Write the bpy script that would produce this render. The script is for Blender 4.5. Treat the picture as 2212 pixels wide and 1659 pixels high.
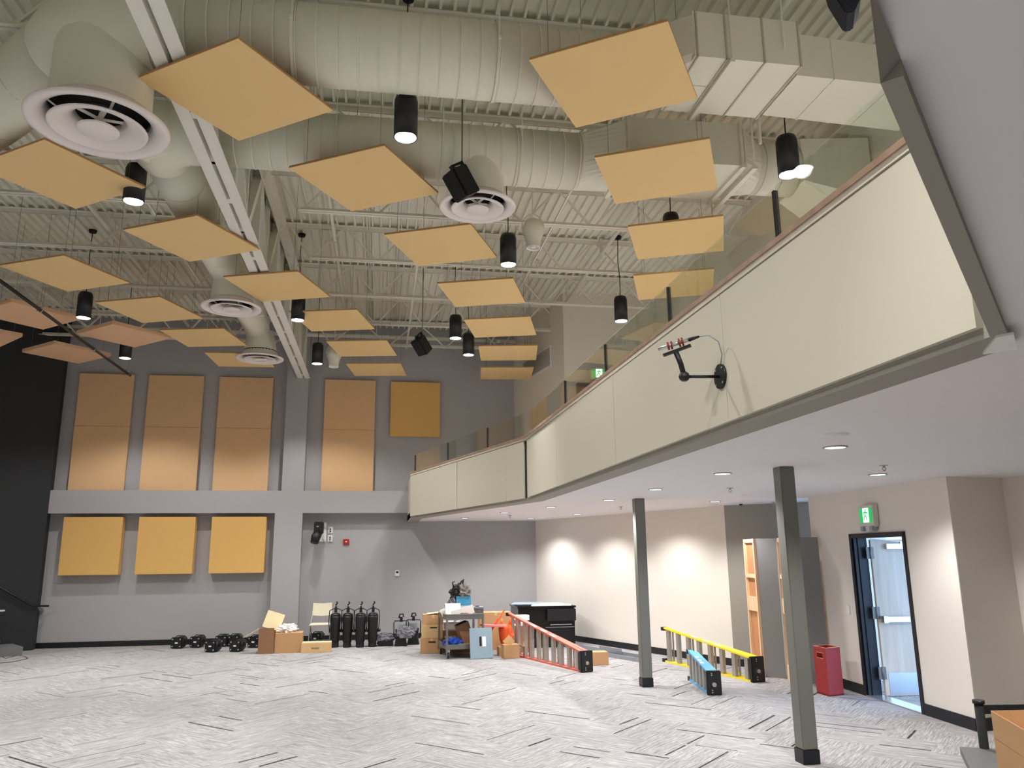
import bpy, bmesh, math, random
from mathutils import Vector, Matrix, noise
for o in list(bpy.data.objects): bpy.data.objects.remove(o)
C = bpy.context.scene.collection
PI = math.pi
# ------------------------------------------------------------------ camera
FPX, PITCH, ROLL, YAW, CH = 1700.0, math.radians(12.27), math.radians(-0.6), math.radians(9.5), 1.9
_f = Vector((math.sin(YAW)*math.cos(PITCH), math.cos(YAW)*math.cos(PITCH), math.sin(PITCH)))
_r = Vector((math.cos(YAW), -math.sin(YAW), 0)); _u = _r.cross(_f)
CR = _r*math.cos(ROLL) + _u*math.sin(ROLL); CU = -_r*math.sin(ROLL) + _u*math.cos(ROLL)
cam = bpy.data.cameras.new('camera'); cam.sensor_width = 36; cam.lens = 36*FPX/2212; cam.clip_start = .05; cam.clip_end = 200
co = bpy.data.objects.new('camera', cam); C.objects.link(co)
M = Matrix((CR, CU, -_f)).transposed().to_4x4(); M.translation = (0, 0, CH); co.matrix_world = M
bpy.context.scene.camera = co
# ------------------------------------------------------------------ world, exposure
vs = bpy.context.scene.view_settings
vs.view_transform = 'Standard'; vs.look = 'None'; vs.gamma = 1; vs.use_curve_mapping = False; vs.exposure = 0.33
w = bpy.data.worlds.new('world'); bpy.context.scene.world = w; w.use_nodes = True
bg = w.node_tree.nodes['Background']; bg.inputs[0].default_value = (.36, .60, 1, 1); bg.inputs[1].default_value = 5.0
bpy.context.scene.cycles.diffuse_bounces = 8; bpy.context.scene.cycles.max_bounces = 12
PEND_W, PEND_COL = 345, (1.0, .99, .965)
DOWN_W, DOWN_COL = 180, (1.0, .98, .975)

def ray(u, v): return _f + CR*((u-1106)/FPX) - CU*((v-829.5)/FPX)
C0 = Vector((0, 0, CH))
def onz(u, v, z): d = ray(u, v); return C0 + d*((z-CH)/d.z)
def ony(u, v, y): d = ray(u, v); return C0 + d*(y/d.y)

# ------------------------------------------------------------------ materials
def lin(c):
    return tuple(((x/255)/12.92 if x/255 <= .04045 else ((x/255+.055)/1.055)**2.4) for x in c)
def mat(name, rgb, rough=.6, metal=0, var=.06, scale=6, bump=.0, emit=0, spec=.5, bscale=None):
    m = bpy.data.materials.new(name); m.use_nodes = True; nt = m.node_tree; N = nt.nodes; L = nt.links
    b = N['Principled BSDF']; c = lin(rgb)
    b.inputs['Roughness'].default_value = rough; b.inputs['Metallic'].default_value = metal
    b.inputs['Specular IOR Level'].default_value = spec
    tc = N.new('ShaderNodeTexCoord')
    n = N.new('ShaderNodeTexNoise'); n.inputs['Scale'].default_value = scale; n.inputs['Detail'].default_value = 4
    L.new(tc.outputs['Object'], n.inputs['Vector'])
    mx = N.new('ShaderNodeMix'); mx.data_type = 'RGBA'
    mx.inputs[6].default_value = (*[x*(1-var) for x in c], 1); mx.inputs[7].default_value = (*[min(1, x*(1+var)) for x in c], 1)
    L.new(n.outputs['Fac'], mx.inputs[0]); L.new(mx.outputs[2], b.inputs['Base Color'])
    if bump:
        n2 = N.new('ShaderNodeTexNoise'); n2.inputs['Scale'].default_value = bscale or scale*8; L.new(tc.outputs['Object'], n2.inputs['Vector'])
        bp = N.new('ShaderNodeBump'); bp.inputs['Strength'].default_value = bump; bp.inputs['Distance'].default_value = .01
        L.new(n2.outputs['Fac'], bp.inputs['Height']); L.new(bp.outputs['Normal'], b.inputs['Normal'])
    if emit:
        b.inputs['Emission Color'].default_value = (*c, 1); b.inputs['Emission Strength'].default_value = emit
    return m
M_ = {}
def carpet():
    m = bpy.data.materials.new('carpet'); m.use_nodes = True; nt = m.node_tree; N = nt.nodes; L = nt.links
    b = N['Principled BSDF']; b.inputs['Roughness'].default_value = .95; b.inputs['Specular IOR Level'].default_value = .15
    def math_(op, a, c=None, d=None):
        n = N.new('ShaderNodeMath'); n.operation = op
        for i, x in enumerate((a, c, d)):
            if x is None: continue
            if isinstance(x, (int, float)): n.inputs[i].default_value = x
            else: L.new(x, n.inputs[i])
        return n.outputs[0]
    tc = N.new('ShaderNodeTexCoord'); mp = N.new('ShaderNodeMapping'); mp.inputs['Rotation'].default_value = (0, 0, math.radians(-45))
    L.new(tc.outputs['Object'], mp.inputs['Vector'])
    sp = N.new('ShaderNodeSeparateXYZ'); L.new(mp.outputs[0], sp.inputs[0]); U, V = sp.outputs[0], sp.outputs[1]
    S = .5                                       # half-plank modules of the herringbone
    ui = math_('FLOOR', math_('DIVIDE', U, S)); vi = math_('FLOOR', math_('DIVIDE', V, S))
    k = math_('MODULO', math_('ADD', math_('SUBTRACT', ui, vi), 4000), 4)
    isA = math_('LESS_THAN', k, 1.5)             # plank direction of this module
    # streaks along u or v
    def streak(sx, sy, detail, scale=1):
        mm = N.new('ShaderNodeMapping'); mm.inputs['Scale'].default_value = (sx, sy, 1); L.new(mp.outputs[0], mm.inputs['Vector'])
        t = N.new('ShaderNodeTexNoise'); t.inputs['Scale'].default_value = scale; t.inputs['Detail'].default_value = detail; L.new(mm.outputs[0], t.inputs['Vector']); return t.outputs['Fac']
    def pick(a, c): return math_('ADD', math_('MULTIPLY', a, isA), math_('MULTIPLY', c, math_('SUBTRACT', 1, isA)))
    st = pick(streak(3.5, 55, 4), streak(55, 3.5, 4))
    fine = pick(streak(12, 190, 3), streak(190, 12, 3))
    big = N.new('ShaderNodeTexNoise'); big.inputs['Scale'].default_value = .7; L.new(mp.outputs[0], big.inputs['Vector'])
    # dark dashes: a thin row per lane, switched on by a random number of its cell
    def dash(A, B, lane, ln, th, lim, seed):
        ai = math_('FLOOR', math_('DIVIDE', A, ln)); bi = math_('FLOOR', math_('DIVIDE', B, lane))
        cb = N.new('ShaderNodeCombineXYZ'); L.new(ai, cb.inputs[0]); L.new(bi, cb.inputs[1]); cb.inputs[2].default_value = seed
        wn = N.new('ShaderNodeTexWhiteNoise'); L.new(cb.outputs[0], wn.inputs['Vector'])
        on = math_('LESS_THAN', wn.outputs['Value'], th)
        sc = N.new('ShaderNodeSeparateColor'); L.new(wn.outputs['Color'], sc.inputs[0])
        fb = math_('FRACT', math_('DIVIDE', B, lane)); off = math_('MULTIPLY_ADD', sc.outputs[1], .7, .1)
        wd = math_('MULTIPLY_ADD', sc.outputs[2], lim*.8, lim*.45)
        inb = math_('LESS_THAN', math_('ABSOLUTE', math_('SUBTRACT', fb, off)), wd)
        fa = math_('FRACT', math_('DIVIDE', A, ln)); e = math_('MULTIPLY_ADD', sc.outputs[0], .22, .04)
        ina = math_('MULTIPLY', math_('GREATER_THAN', fa, e), math_('LESS_THAN', fa, math_('SUBTRACT', 1.0, math_('MULTIPLY', e, .5))))
        return math_('MULTIPLY', on, math_('MULTIPLY', inb, ina))
    dA = dash(U, V, .25, 1.0, .21, .055, 3.0); dB = dash(V, U, .25, 1.0, .21, .055, 11.0)
    eA = dash(U, V, .0625, .5, .10, .08, 23.0); eB = dash(V, U, .0625, .5, .10, .08, 31.0)
    dk = math_('MAXIMUM', math_('MULTIPLY', dA, isA), math_('MULTIPLY', dB, math_('SUBTRACT', 1, isA)))
    ek = pick(eA, eB)
    broken = math_('GREATER_THAN', math_('ADD', fine, math_('MULTIPLY', st, .6)), .70)
    dk = math_('MULTIPLY', dk, math_('MULTIPLY_ADD', broken, .60, .38))
    ek = math_('MULTIPLY', ek, math_('MULTIPLY', broken, .55))
    rp = N.new('ShaderNodeValToRGB'); cr = rp.color_ramp
    cr.elements[0].position = .30; cr.elements[0].color = (*lin((100, 98, 98)), 1)
    cr.elements[1].position = .68; cr.elements[1].color = (*lin((190, 187, 186)), 1)
    mid = cr.elements.new(.5); mid.color = (*lin((149, 147, 147)), 1)
    v = math_('ADD', math_('MULTIPLY', st, .55), math_('ADD', math_('MULTIPLY', fine, .40), math_('MULTIPLY', math_('SUBTRACT', big.outputs['Fac'], .3), .12)))
    L.new(v, rp.inputs[0])
    mx = N.new('ShaderNodeMix'); mx.data_type = 'RGBA'; L.new(math_('MAXIMUM', dk, ek), mx.inputs[0]); L.new(rp.outputs[0], mx.inputs[6]); mx.inputs[7].default_value = (*lin((40, 37, 37)), 1)
    L.new(mx.outputs[2], b.inputs['Base Color'])
    bp = N.new('ShaderNodeBump'); bp.inputs['Strength'].default_value = .35; bp.inputs['Distance'].default_value = .006; L.new(fine, bp.inputs['Height']); L.new(bp.outputs[0], b.inputs['Normal'])
    return m
def glassmat():
    m = bpy.data.materials.new('railing_glass'); m.use_nodes = True; nt = m.node_tree; N = nt.nodes; L = nt.links
    N.remove(N['Principled BSDF']); out = N['Material Output']
    t = N.new('ShaderNodeBsdfTransparent'); t.inputs[0].default_value = (.91, .94, .90, 1)
    g = N.new('ShaderNodeBsdfGlossy'); g.inputs['Roughness'].default_value = .01; g.inputs[0].default_value = (1, 1, 1, 1)
    lw = N.new('ShaderNodeLayerWeight'); pw = N.new('ShaderNodeMath'); pw.operation = 'POWER'; pw.inputs[1].default_value = 5; L.new(lw.outputs['Facing'], pw.inputs[0])
    ad = N.new('ShaderNodeMath'); ad.operation = 'MULTIPLY_ADD'; ad.inputs[1].default_value = .9; ad.inputs[2].default_value = .05; L.new(pw.outputs[0], ad.inputs[0])
    mx = N.new('ShaderNodeMixShader'); L.new(ad.outputs[0], mx.inputs[0]); L.new(t.outputs[0], mx.inputs[1]); L.new(g.outputs[0], mx.inputs[2]); L.new(mx.outputs[0], out.inputs[0])
    return m
def woodmat(name, a, b_, sc=(2, 30, 30)):
    m = bpy.data.materials.new(name); m.use_nodes = True; nt = m.node_tree; N = nt.nodes; L = nt.links
    b = N['Principled BSDF']; b.inputs['Roughness'].default_value = .55
    tc = N.new('ShaderNodeTexCoord'); mp = N.new('ShaderNodeMapping'); mp.inputs['Scale'].default_value = sc; L.new(tc.outputs['Object'], mp.inputs[0])
    n = N.new('ShaderNodeTexNoise'); n.inputs['Scale'].default_value = 1; n.inputs['Detail'].default_value = 6; L.new(mp.outputs[0], n.inputs['Vector'])
    r = N.new('ShaderNodeValToRGB'); r.color_ramp.elements[0].position = .3; r.color_ramp.elements[1].position = .7
    r.color_ramp.elements[0].color = (*lin(a), 1); r.color_ramp.elements[1].color = (*lin(b_), 1)
    L.new(n.outputs['Fac'], r.inputs[0]); L.new(r.outputs[0], b.inputs['Base Color']); return m
m_carpet = carpet(); m_glass = glassmat()
m_wall = mat('grey_wall_paint', (168, 166, 168), .7, var=.02, scale=1.5, bump=.05, bscale=220)
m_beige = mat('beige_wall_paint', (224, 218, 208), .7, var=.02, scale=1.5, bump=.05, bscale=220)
m_alcove_shade = mat('alcove_beige_shaded', (152, 146, 136), .7, var=.02, scale=1.5)  # beige wall colour darkened to carry the shade of the alcove
m_dark = mat('dark_stage_paint', (34, 36, 40), .75, var=.08, scale=2)
m_base = mat('black_baseboard', (22, 23, 28), .45, var=.1)
m_soffit = mat('soffit_white', (228, 224, 225), .85, var=.01, scale=1)
m_fascia = mat('fascia_panel_beige', (200, 195, 178), .6, var=.015, scale=2)
m_fascia2 = mat('fascia_trim_grey', (150, 144, 134), .7, var=.02)
m_deck = mat('painted_deck', (226, 225, 212), .6, var=.05, scale=3)
m_steel = mat('painted_steel', (226, 224, 213), .5, var=.04, scale=4)
m_beam = mat('painted_girder', (228, 225, 216), .5, var=.04, scale=4)
m_duct = mat('painted_duct', (226, 224, 208), .55, var=.03, scale=2)
m_seam = mat('duct_seam', (186, 182, 166), .6)
m_diff = mat('white_diffuser', (232, 225, 222), .35, var=.01)
m_void = mat('dark_void', (18, 18, 18), .9)
m_cloud = mat('tan_fabric', (230, 197, 140), .9, var=.02, scale=3, bump=.15, bscale=500)
m_pink = mat('peach_fabric', (226, 184, 146), .9, var=.02, scale=3, bump=.15, bscale=500)
m_cedge = mat('brown_panel_edge', (184, 142, 92), .9)
m_pale = mat('peach_wall_fabric', (222, 182, 138), .9, var=.03, scale=5, bump=.2, bscale=420)
m_gold = mat('gold_wall_fabric', (220, 176, 104), .9, var=.03, scale=5, bump=.2, bscale=420)
m_blk = mat('black_powder_coat', (16, 17, 20), .45, var=.15, scale=8)
m_gloss = mat('black_gloss', (11, 11, 13), .25, var=.1)
m_blkm = mat('black_matte', (14, 14, 15), .8, var=.1)
m_lens = mat('lit_lamp_lens', (255, 250, 242), .4, emit=14)
m_lensd = mat('lit_downlight_lens', (255, 250, 245), .4, emit=6)
m_cable = mat('steel_cable', (120, 118, 110), .4, .6)
m_card = mat('cardboard', (190, 148, 104), .8, var=.07, scale=9, bump=.08)
m_card2 = mat('pale_cardboard', (214, 178, 128), .8, var=.06, scale=9)
m_cardd = mat('dark_cardboard', (142, 104, 74), .8, var=.08, scale=9)
m_cardin = mat('cardboard_inside', (232, 214, 172), .8, var=.04)
m_chairp = mat('cream_plastic', (235, 228, 205), .45, var=.02)
m_chairf = mat('grey_tube', (150, 148, 144), .4, .5)
m_silver = mat('bright_metal', (205, 205, 208), .28, .9)
m_alu = mat('worn_aluminium', (172, 166, 156), .45, .55, var=.16, scale=14)
m_red = mat('ladder_red', (206, 92, 70), .5, var=.08, scale=10)
m_yel = mat('ladder_yellow', (236, 212, 40), .45, var=.05, scale=10)
m_blu = mat('ladder_blue', (84, 168, 220), .45, var=.05, scale=10)
m_white = mat('white_plastic', (232, 230, 226), .4, var=.02)
m_paper = mat('white_paper', (240, 238, 234), .7, var=.02)
m_galv = mat('galvanised_steel', (165, 172, 180), .38, .65, var=.14, scale=16)
m_panelb = mat('blue_grey_metal', (150, 172, 186), .4, .3, var=.06, scale=9)
m_tool = mat('cart_grey', (118, 116, 112), .45, .4, var=.08)
m_bin = mat('red_painted_wood', (158, 42, 40), .6, var=.16, scale=10, bump=.05)
m_binw = woodmat('plywood_edge', (196, 140, 100), (224, 176, 130))
m_orange = mat('orange_plastic', (238, 96, 40), .45, var=.08, scale=9)
m_pinkp = mat('pink_plastic', (236, 120, 130), .5)
m_bluep = mat('blue_plastic', (24, 70, 170), .4, var=.15, scale=14)
m_ltblue = mat('blue_print', (74, 160, 200), .5, var=.25, scale=30)
m_green = mat('exit_green', (0, 150, 70), .5, emit=1.1)
m_exw = mat('exit_white', (240, 255, 250), .5, emit=1.8)
m_exit_body = mat('sign_housing', (206, 202, 194), .5)
m_firered = mat('alarm_red', (176, 30, 34), .4)
m_col = mat('column_grey_paint', (116, 117, 109), .5, var=.03)
m_flatg = mat('flat_grey_cloth', (128, 128, 128), .9, var=.04)
m_flatb = mat('hardboard_brown', (186, 130, 86), .7, var=.05)
m_pine = woodmat('pine', (214, 178, 138), (234, 204, 168), (30, 30, 2))
m_maple = woodmat('pale_maple', (196, 178, 158), (214, 198, 180), (14, 14, 1.2))
m_cap = woodmat('oak_cap', (140, 114, 96), (166, 138, 116), (8, 8, 8))
m_tread = mat('step_grey', (110, 110, 112), .8, var=.1)
m_rail = mat('dark_rail', (40, 40, 44), .35, .5)
m_bag = mat('crumpled_clear_plastic', (120, 122, 132), .12, var=.5, scale=30, bump=.4, bscale=60)
m_blackbag = mat('black_fabric', (40, 38, 40), .7, var=.3, scale=18)
m_greybag = mat('grey_fabric', (130, 124, 118), .8, var=.2, scale=18)
m_navy = mat('dark_navy_plastic', (30, 33, 44), .85, var=.05)
m_table = mat('grey_laminate', (92, 92, 90), .5, var=.04, scale=3)
m_conc = mat('outside_concrete', (176, 180, 184), .9, var=.06, scale=4)
m_micred = mat('mic_red_band', (130, 34, 32), .5)
m_grille = mat('grille_grey', (190, 186, 180), .6)

# ------------------------------------------------------------------ mesh builder
class MB:
    def __init__(s): s.v = []; s.f = []; s.mi = []; s.cur = 0; s.sm = False; s.smf = []
    def add(s, vs, fs):
        n = len(s.v); s.v += [Vector(p) for p in vs]
        for f in fs: s.f.append([i+n for i in f]); s.mi.append(s.cur); s.smf.append(s.sm)
        return s
    def box(s, c, d, rz=0, rot=None):
        x, y, z = [a/2 for a in d]; R = rot if rot is not None else Matrix.Rotation(rz, 3, 'Z'); c = Vector(c)
        vs = [c + R @ Vector((sx*x, sy*y, sz*z)) for sx in (-1, 1) for sy in (-1, 1) for sz in (-1, 1)]
        return s.add(vs, [(0, 1, 3, 2), (4, 6, 7, 5), (0, 4, 5, 1), (2, 3, 7, 6), (0, 2, 6, 4), (1, 5, 7, 3)])
    def bb(s, a, b): a = Vector(a); b = Vector(b); return s.box((a+b)/2, b-a)
    def prism(s, poly, z0, z1):
        n = len(poly); vs = [(p[0], p[1], z0) for p in poly] + [(p[0], p[1], z1) for p in poly]
        return s.add(vs, [tuple(range(n))[::-1], tuple(range(n, 2*n))] + [(i, (i+1) % n, n+(i+1) % n, n+i) for i in range(n)])
    def beam(s, a, b, w, h, up=(0, 0, 1)):
        a = Vector(a); b = Vector(b); d = (b-a); L = d.length; d.normalize(); up = Vector(up)
        if abs(d.dot(up)) > .99: up = Vector((1, 0, 0))
        x = d.cross(up).normalized(); z = x.cross(d); R = Matrix((x, d, z)).transposed()
        return s.box((a+b)/2, (w, L, h), rot=R)
    def ring(s, pts, radii, n=12, cap=True):
        s.sm = True; rings = []; prev = None
        for i, p in enumerate(pts):
            p = Vector(p); q = Vector(pts[min(i+1, len(pts)-1)]); o = Vector(pts[max(i-1, 0)]); t = (q-o).normalized()
            if prev is None:
                a = Vector((0, 0, 1)) if abs(t.z) < .9 else Vector((1, 0, 0)); x = t.cross(a).normalized()
            else: x = (prev - t*prev.dot(t)).normalized()
            prev = x; y = t.cross(x); r = radii[i] if isinstance(radii, (list, tuple)) else radii
            rings.append([p + (x*math.cos(2*PI*k/n) + y*math.sin(2*PI*k/n))*r for k in range(n)])
        vs = [v for rg in rings for v in rg]; fs = []
        for i in range(len(rings)-1):
            for k in range(n): fs.append((i*n+k, i*n+(k+1) % n, (i+1)*n+(k+1) % n, (i+1)*n+k))
        s.add(vs, fs); s.sm = False
        if cap:
            m = len(s.v)-len(vs); s.f += [[m+k for k in range(n)][::-1], [m+(len(rings)-1)*n+k for k in range(n)]]; s.mi += [s.cur]*2; s.smf += [False]*2
        return s
    def tube(s, pts, r, n=8): return s.ring(pts, r, n)
    def cyl(s, a, b, r, n=16, r2=None): return s.ring([a, b], [r, r if r2 is None else r2], n)
    def lathe(s, prof, n=32, c=(0, 0, 0), closed=False):
        s.sm = True; c = Vector(c); vs = []; fs = []; m = len(prof)
        for r, z in prof:
            for k in range(n): vs.append(c + Vector((r*math.cos(2*PI*k/n), r*math.sin(2*PI*k/n), z)))
        for i in range(m if closed else m-1):
            for k in range(n): fs.append((i*n+k, i*n+(k+1) % n, ((i+1) % m)*n+(k+1) % n, ((i+1) % m)*n+k))
        s.add(vs, fs); s.sm = False; return s
    def blob(s, c, d, seed=0, amp=.25, sub=3, fr=2.2, rz=0):
        bm = bmesh.new(); bmesh.ops.create_icosphere(bm, subdivisions=sub, radius=.5); vs = []
        for v in bm.verts:
            p = v.co.copy(); q = noise.fractal(p*fr*2+Vector((seed*7.1, seed*3.3, 0)), 1.0, 2.0, 3); p *= 1+amp*q
            p = Matrix.Rotation(rz, 3, 'Z') @ Vector((p.x*d[0], p.y*d[1], p.z*d[2])); p.z = max(p.z, -.5*d[2]*.86); vs.append(p+Vector(c))
        fs = [[v.index for v in f.verts] for f in bm.faces]; bm.free(); return s.add(vs, fs)
def build(name, mb, mats, parent=None, off=None, bevel=0):
    me = bpy.data.meshes.new(name)
    o_ = Vector(off) if off is not None else Vector((0, 0, 0))
    me.from_pydata([tuple(v-o_) for v in mb.v], [], mb.f)
    if not isinstance(mats, (list, tuple)): mats = [mats]
    for m in mats: me.materials.append(m)
    for p, i, sm in zip(me.polygons, mb.mi, mb.smf): p.material_index = i; p.use_smooth = sm
    bm = bmesh.new(); bm.from_mesh(me); bmesh.ops.recalc_face_normals(bm, faces=bm.faces)
    if bevel: bmesh.ops.bevel(bm, geom=[e for e in bm.edges if not e.smooth or e.calc_face_angle(0) > .5], offset=bevel, segments=2, affect='EDGES', clamp_overlap=True)
    bm.to_mesh(me); bm.free(); me.update()
    o = bpy.data.objects.new(name, me); C.objects.link(o)
    if parent is not None: o.parent = parent
    return o
def wld(o):
    p = Vector((0, 0, 0))
    while o is not None: p += o.location; o = o.parent
    return p
def part(parent, name, mb, mats, world=False, label=None, bevel=0):
    o = build(name, mb, mats, parent, wld(parent) if world else None, bevel)
    if label: o['label'] = label
    return o
def thing(name, label, cat, loc=(0, 0, 0), rz=0, group=None):
    o = bpy.data.objects.new(name, None); o.empty_display_size = .1; C.objects.link(o)
    o.location = loc; o.rotation_euler = (0, 0, rz); o['label'] = label; o['category'] = cat
    if group: o['group'] = group
    return o
def single(name, label, cat, mb, mats, loc=(0, 0, 0), rz=0, group=None, world=False, bevel=0):
    o = build(name, mb, mats, None, loc if world else None, bevel); o.location = loc; o.rotation_euler = (0, 0, rz)
    o['label'] = label; o['category'] = cat
    if group: o['group'] = group
    return o
def struct(name, mb, mats, parent=None):
    o = build(name, mb, mats, parent)
    if parent is None: o['kind'] = 'structure'
    return o
def dup(root, loc, rz=None, label=None, group=None, parent=None, scale=None):
    r = root.copy(); C.objects.link(r)
    if parent is None: r.location = loc
    else: r.parent = parent
    if rz is not None: r.rotation_euler = (0, 0, rz)
    if scale: r.scale = scale
    if label: r['label'] = label
    if group: r['group'] = group
    for ch in list(root.children): dup(ch, None, parent=r)
    return r

# ================================================================== SETTING
Dp, Dr = 19.30, 19.60          # proud and recessed planes of the back wall
RZ = 7.60                      # underside of the roof deck
struct('floor', MB().bb((-10, -8.2, -.1), (8.6, 19.8, 0)), m_carpet)
# roof deck: trapezoid flutes running along Y
pr_ = []; x = -10.0; per = .152
while x < 8.7:
    pr_ += [(x, RZ), (x+.030, RZ), (x+.038, RZ+.055), (x+.144, RZ+.055)]; x += per
pr_.append((x, RZ))
mb = MB(); vs = []; fs = []
for (a, z) in pr_: vs += [(a, -8.2, z), (a, 19.8, z)]
for i in range(len(pr_)-1): fs.append((2*i, 2*i+2, 2*i+3, 2*i+1))
mb.add(vs, fs); mb.bb((-10.2, -8.4, RZ+.12), (8.8, 20, RZ+.2))  # unseen opaque slab above the flutes, added to block world light
struct('ceiling', mb, m_deck)
# back wall
struct('wall_back', MB().bb((-7.4, Dr, 0), (3.9, Dr+.2, RZ+.1)), m_wall)
struct('trim_1', MB().bb((-7.345, Dp, 2.92), (.66, Dr, 3.44)), m_wall)                      # ledge band
struct('trim_2', MB().bb((-2.31, Dp+.002, 3.44), (-1.80, Dr, RZ)), m_wall)               # pier above
struct('trim_3', MB().bb((-2.43, Dp+.002, 0), (-1.80, Dr, 2.92)), m_wall)                # pier below
struct('baseboard_back', MB().bb((-7.4, Dr-.02, 0), (-2.43, Dr, .12)).bb((-2.45, Dp-.014, 0), (-1.78, Dp+.02, .12)).bb((-1.8, Dr-.02, 0), (3.83, Dr, .12)), m_base)
def seg(name, a, b, z0, z1, m, th=.15, side=1, kind=True):
    """wall along a->b, thickness to the left (side=1) or right of travel"""
    a = Vector((*a, 0)); b = Vector((*b, 0)); d = (b-a).normalized(); n = Vector((-d.y, d.x, 0))*side*th
    return struct(name, MB().prism([a, b, b+n, a+n], z0, z1), m)
struct('wall_left', MB().prism([(-9.8, 17.60), (-7.345, 19.28), (-7.40, 19.62), (-7.6, 19.9), (-9.9, 18.4)], 0, RZ+.1), m_dark)
seg('wall_left_side', (-9.8, -8.1), (-9.8, 18), 0, RZ+.1, m_wall, .15, 1)
seg('wall_front', (-10, -8.1), (8.6, -8.1), 0, RZ+.1, m_beige, .15, -1)
# walls below the balcony
K1, K2 = (3.83, 19.62), (6.07, 13.43)
seg('wall_right', K1, K2, 0, 2.8, m_beige, .15, 1)
seg('baseboard_right', K1, K2, 0, .12, m_base, .02, -1)
seg('wall_alcove', K2, (7.4, 12.2), 0, 2.8, m_alcove_shade, .15, 1)
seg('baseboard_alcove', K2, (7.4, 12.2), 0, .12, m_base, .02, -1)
A = Vector((6.38, 8.1, 0)); dW = Vector((.0698, .9976, 0)).normalized(); nW = Vector((dW.y, -dW.x, 0))   # nW points outwards (+X)
def W(t, o=0, z=0): p = A + dW*t + nW*o; return Vector((p.x, p.y, z))
def wq(mb, t0, t1, o0, o1, z0, z1):
    P = [W(t0, o0), W(t1, o0), W(t1, o1), W(t0, o1)]; return mb.prism(P, z0, z1)
TR, TL = .925, 2.27            # outer edges of the door frame along the wall
mb = MB(); wq(mb, .001, TR+.04, 0, .012, 0, 2.8); wq(mb, .30, TR+.04, .012, .18, 0, 2.8); wq(mb, TL-.04, 3.42, 0, .18, 0, 2.8); wq(mb, TR+.04, TL-.04, 0, .18, 2.12, 2.8)
wq(mb, 3.42, 3.44, 0, 1.2, 0, 2.8)
struct('wall_door', mb, m_beige)
mb = MB(); wq(mb, -.002, TR, -.018, 0, 0, .13); wq(mb, TL, 3.44, -.018, 0, 0, .13); struct('baseboard_door', mb, m_base)
P0 = W(0); seg('wall_corner', (P0.x, P0.y), (7.22, 8.26), 0, 2.8, m_beige, .15, -1) if False else None
struct('wall_return', MB().prism([(6.38, 8.1), (7.22, 8.24), (7.22, 8.40), (6.42, 8.3)], 0, 2.8), m_beige)
struct('baseboard_return', MB().prism([(6.362, 8.082), (7.22, 8.222), (7.22, 8.245), (6.38, 8.105)], 0, .13), m_base)
struct('wall_near', MB().prism([(7.22, 8.4), (7.22, 8.24), (7.55, 5.0), (7.55, -8.1), (7.75, -8.1), (7.75, 5), (7.42, 8.4)], 0, 2.8), m_beige)
# walls above the balcony
seg('wall_upper_back', (3.33, 19.62), (3.93, 16.46), 2.8, RZ+.1, m_beige, .15, 1)
seg('wall_upper_door', (3.93, 16.46), (6.2, 16.25), 2.8, RZ+.1, m_beige, .15, 1)
seg('wall_upper_right', (5.95, 16.4), (6.0, -8.1), 2.8, RZ+.1, m_beige, .15, 1)
# soffit + balcony slab
out = [(.66, 19.6), (.66, 17.43), (2.206, 11.81), (2.294, 2.576), (.845, 1.111), (.70, .92), (-.75, -1.0), (-.9, -8)]
struct('ceiling_soffit', MB().prism(out[:-1] + [(-.9, -8.1), (8.6, -8.1), (8.6, 19.6)], 2.73, 2.86), m_soffit)
struct('floor_balcony', MB().prism([(.80, 19.6), (.80, 17.47), (2.35, 11.84), (2.44, 2.5), (1.0, 1.05), (.85, .92), (-.6, -1.0), (-.7, -8.1), (6.1, -8.1), (6.1, 16.4), (3.9, 16.6), (3.4, 19.6)], 2.9, 3.02), m_carpet)
# balcony front: core wall, grey edge strip below, cladding panels, cap
def offs(pts, d):
    """offset an open polyline to its right-hand side (towards the balcony)"""
    r = []
    for i, p in enumerate(pts):
        p = Vector((*p, 0)); ns = []
        for a, b in ((i-1, i), (i, i+1)):
            if a >= 0 and b < len(pts):
                e = Vector((*pts[b], 0))-Vector((*pts[a], 0)); e.normalize(); ns.append(Vector((-e.y, e.x, 0)))
        n = sum(ns, Vector((0, 0, 0))).normalized(); k = 1/max(.5, n.dot(ns[0])); r.append((p.x+n.x*d*k, p.y+n.y*d*k))
    return r
line = out[:-1]
inn = offs(line, .14)
mb = MB()
for i in range(len(line)-1): mb.prism([line[i], line[i+1], inn[i+1], inn[i]], 2.735, 3.66)
bal = struct('wall_balcony', mb, m_fascia)
strip_in = [(.90, 19.6), (.90, 17.50), (2.45, 11.87), (2.50, 2.76), (2.32, 2.52), (.87, 1.084), (.703, .918), (-.74, -1.0)]
so = [(.66, 19.6), (.66, 17.43), (2.206, 11.81), (2.294, 2.576), (2.294, 2.576), (.845, 1.111), (.70, .92), (-.75, -1.0)]
mb = MB()
for i in (0, 1, 2, 3): mb.prism([so[i], so[i+1], strip_in[i+1], strip_in[i]] if i != 3 else [so[3], strip_in[4], strip_in[3]], 2.70, 2.735)
build('edge_strip', mb, m_fascia2, bal)
mb = MB().prism([so[4], so[5], strip_in[5], strip_in[4]], 2.70, 2.735); build('edge_strip', mb, m_fascia2, bal)
mb = MB(); mb.add([(.845, 1.111, 2.70), (.70, .92, 2.70), (.703, .918, 2.705), (.87, 1.084, 2.73), (.845, 1.111, 2.76), (.70, .92, 2.76)], [(0, 1, 2, 3), (0, 4, 5, 1), (4, 3, 2, 5), (0, 3, 4), (1, 5, 2)])
build('edge_strip', mb, m_fascia2, bal)
mb = MB().prism([(2.30, 2.55), (2.33, 2.50), (2.52, 2.70), (2.44, 2.79)], 2.69, 2.70); build('corner_patch', mb, m_white, bal)
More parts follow.
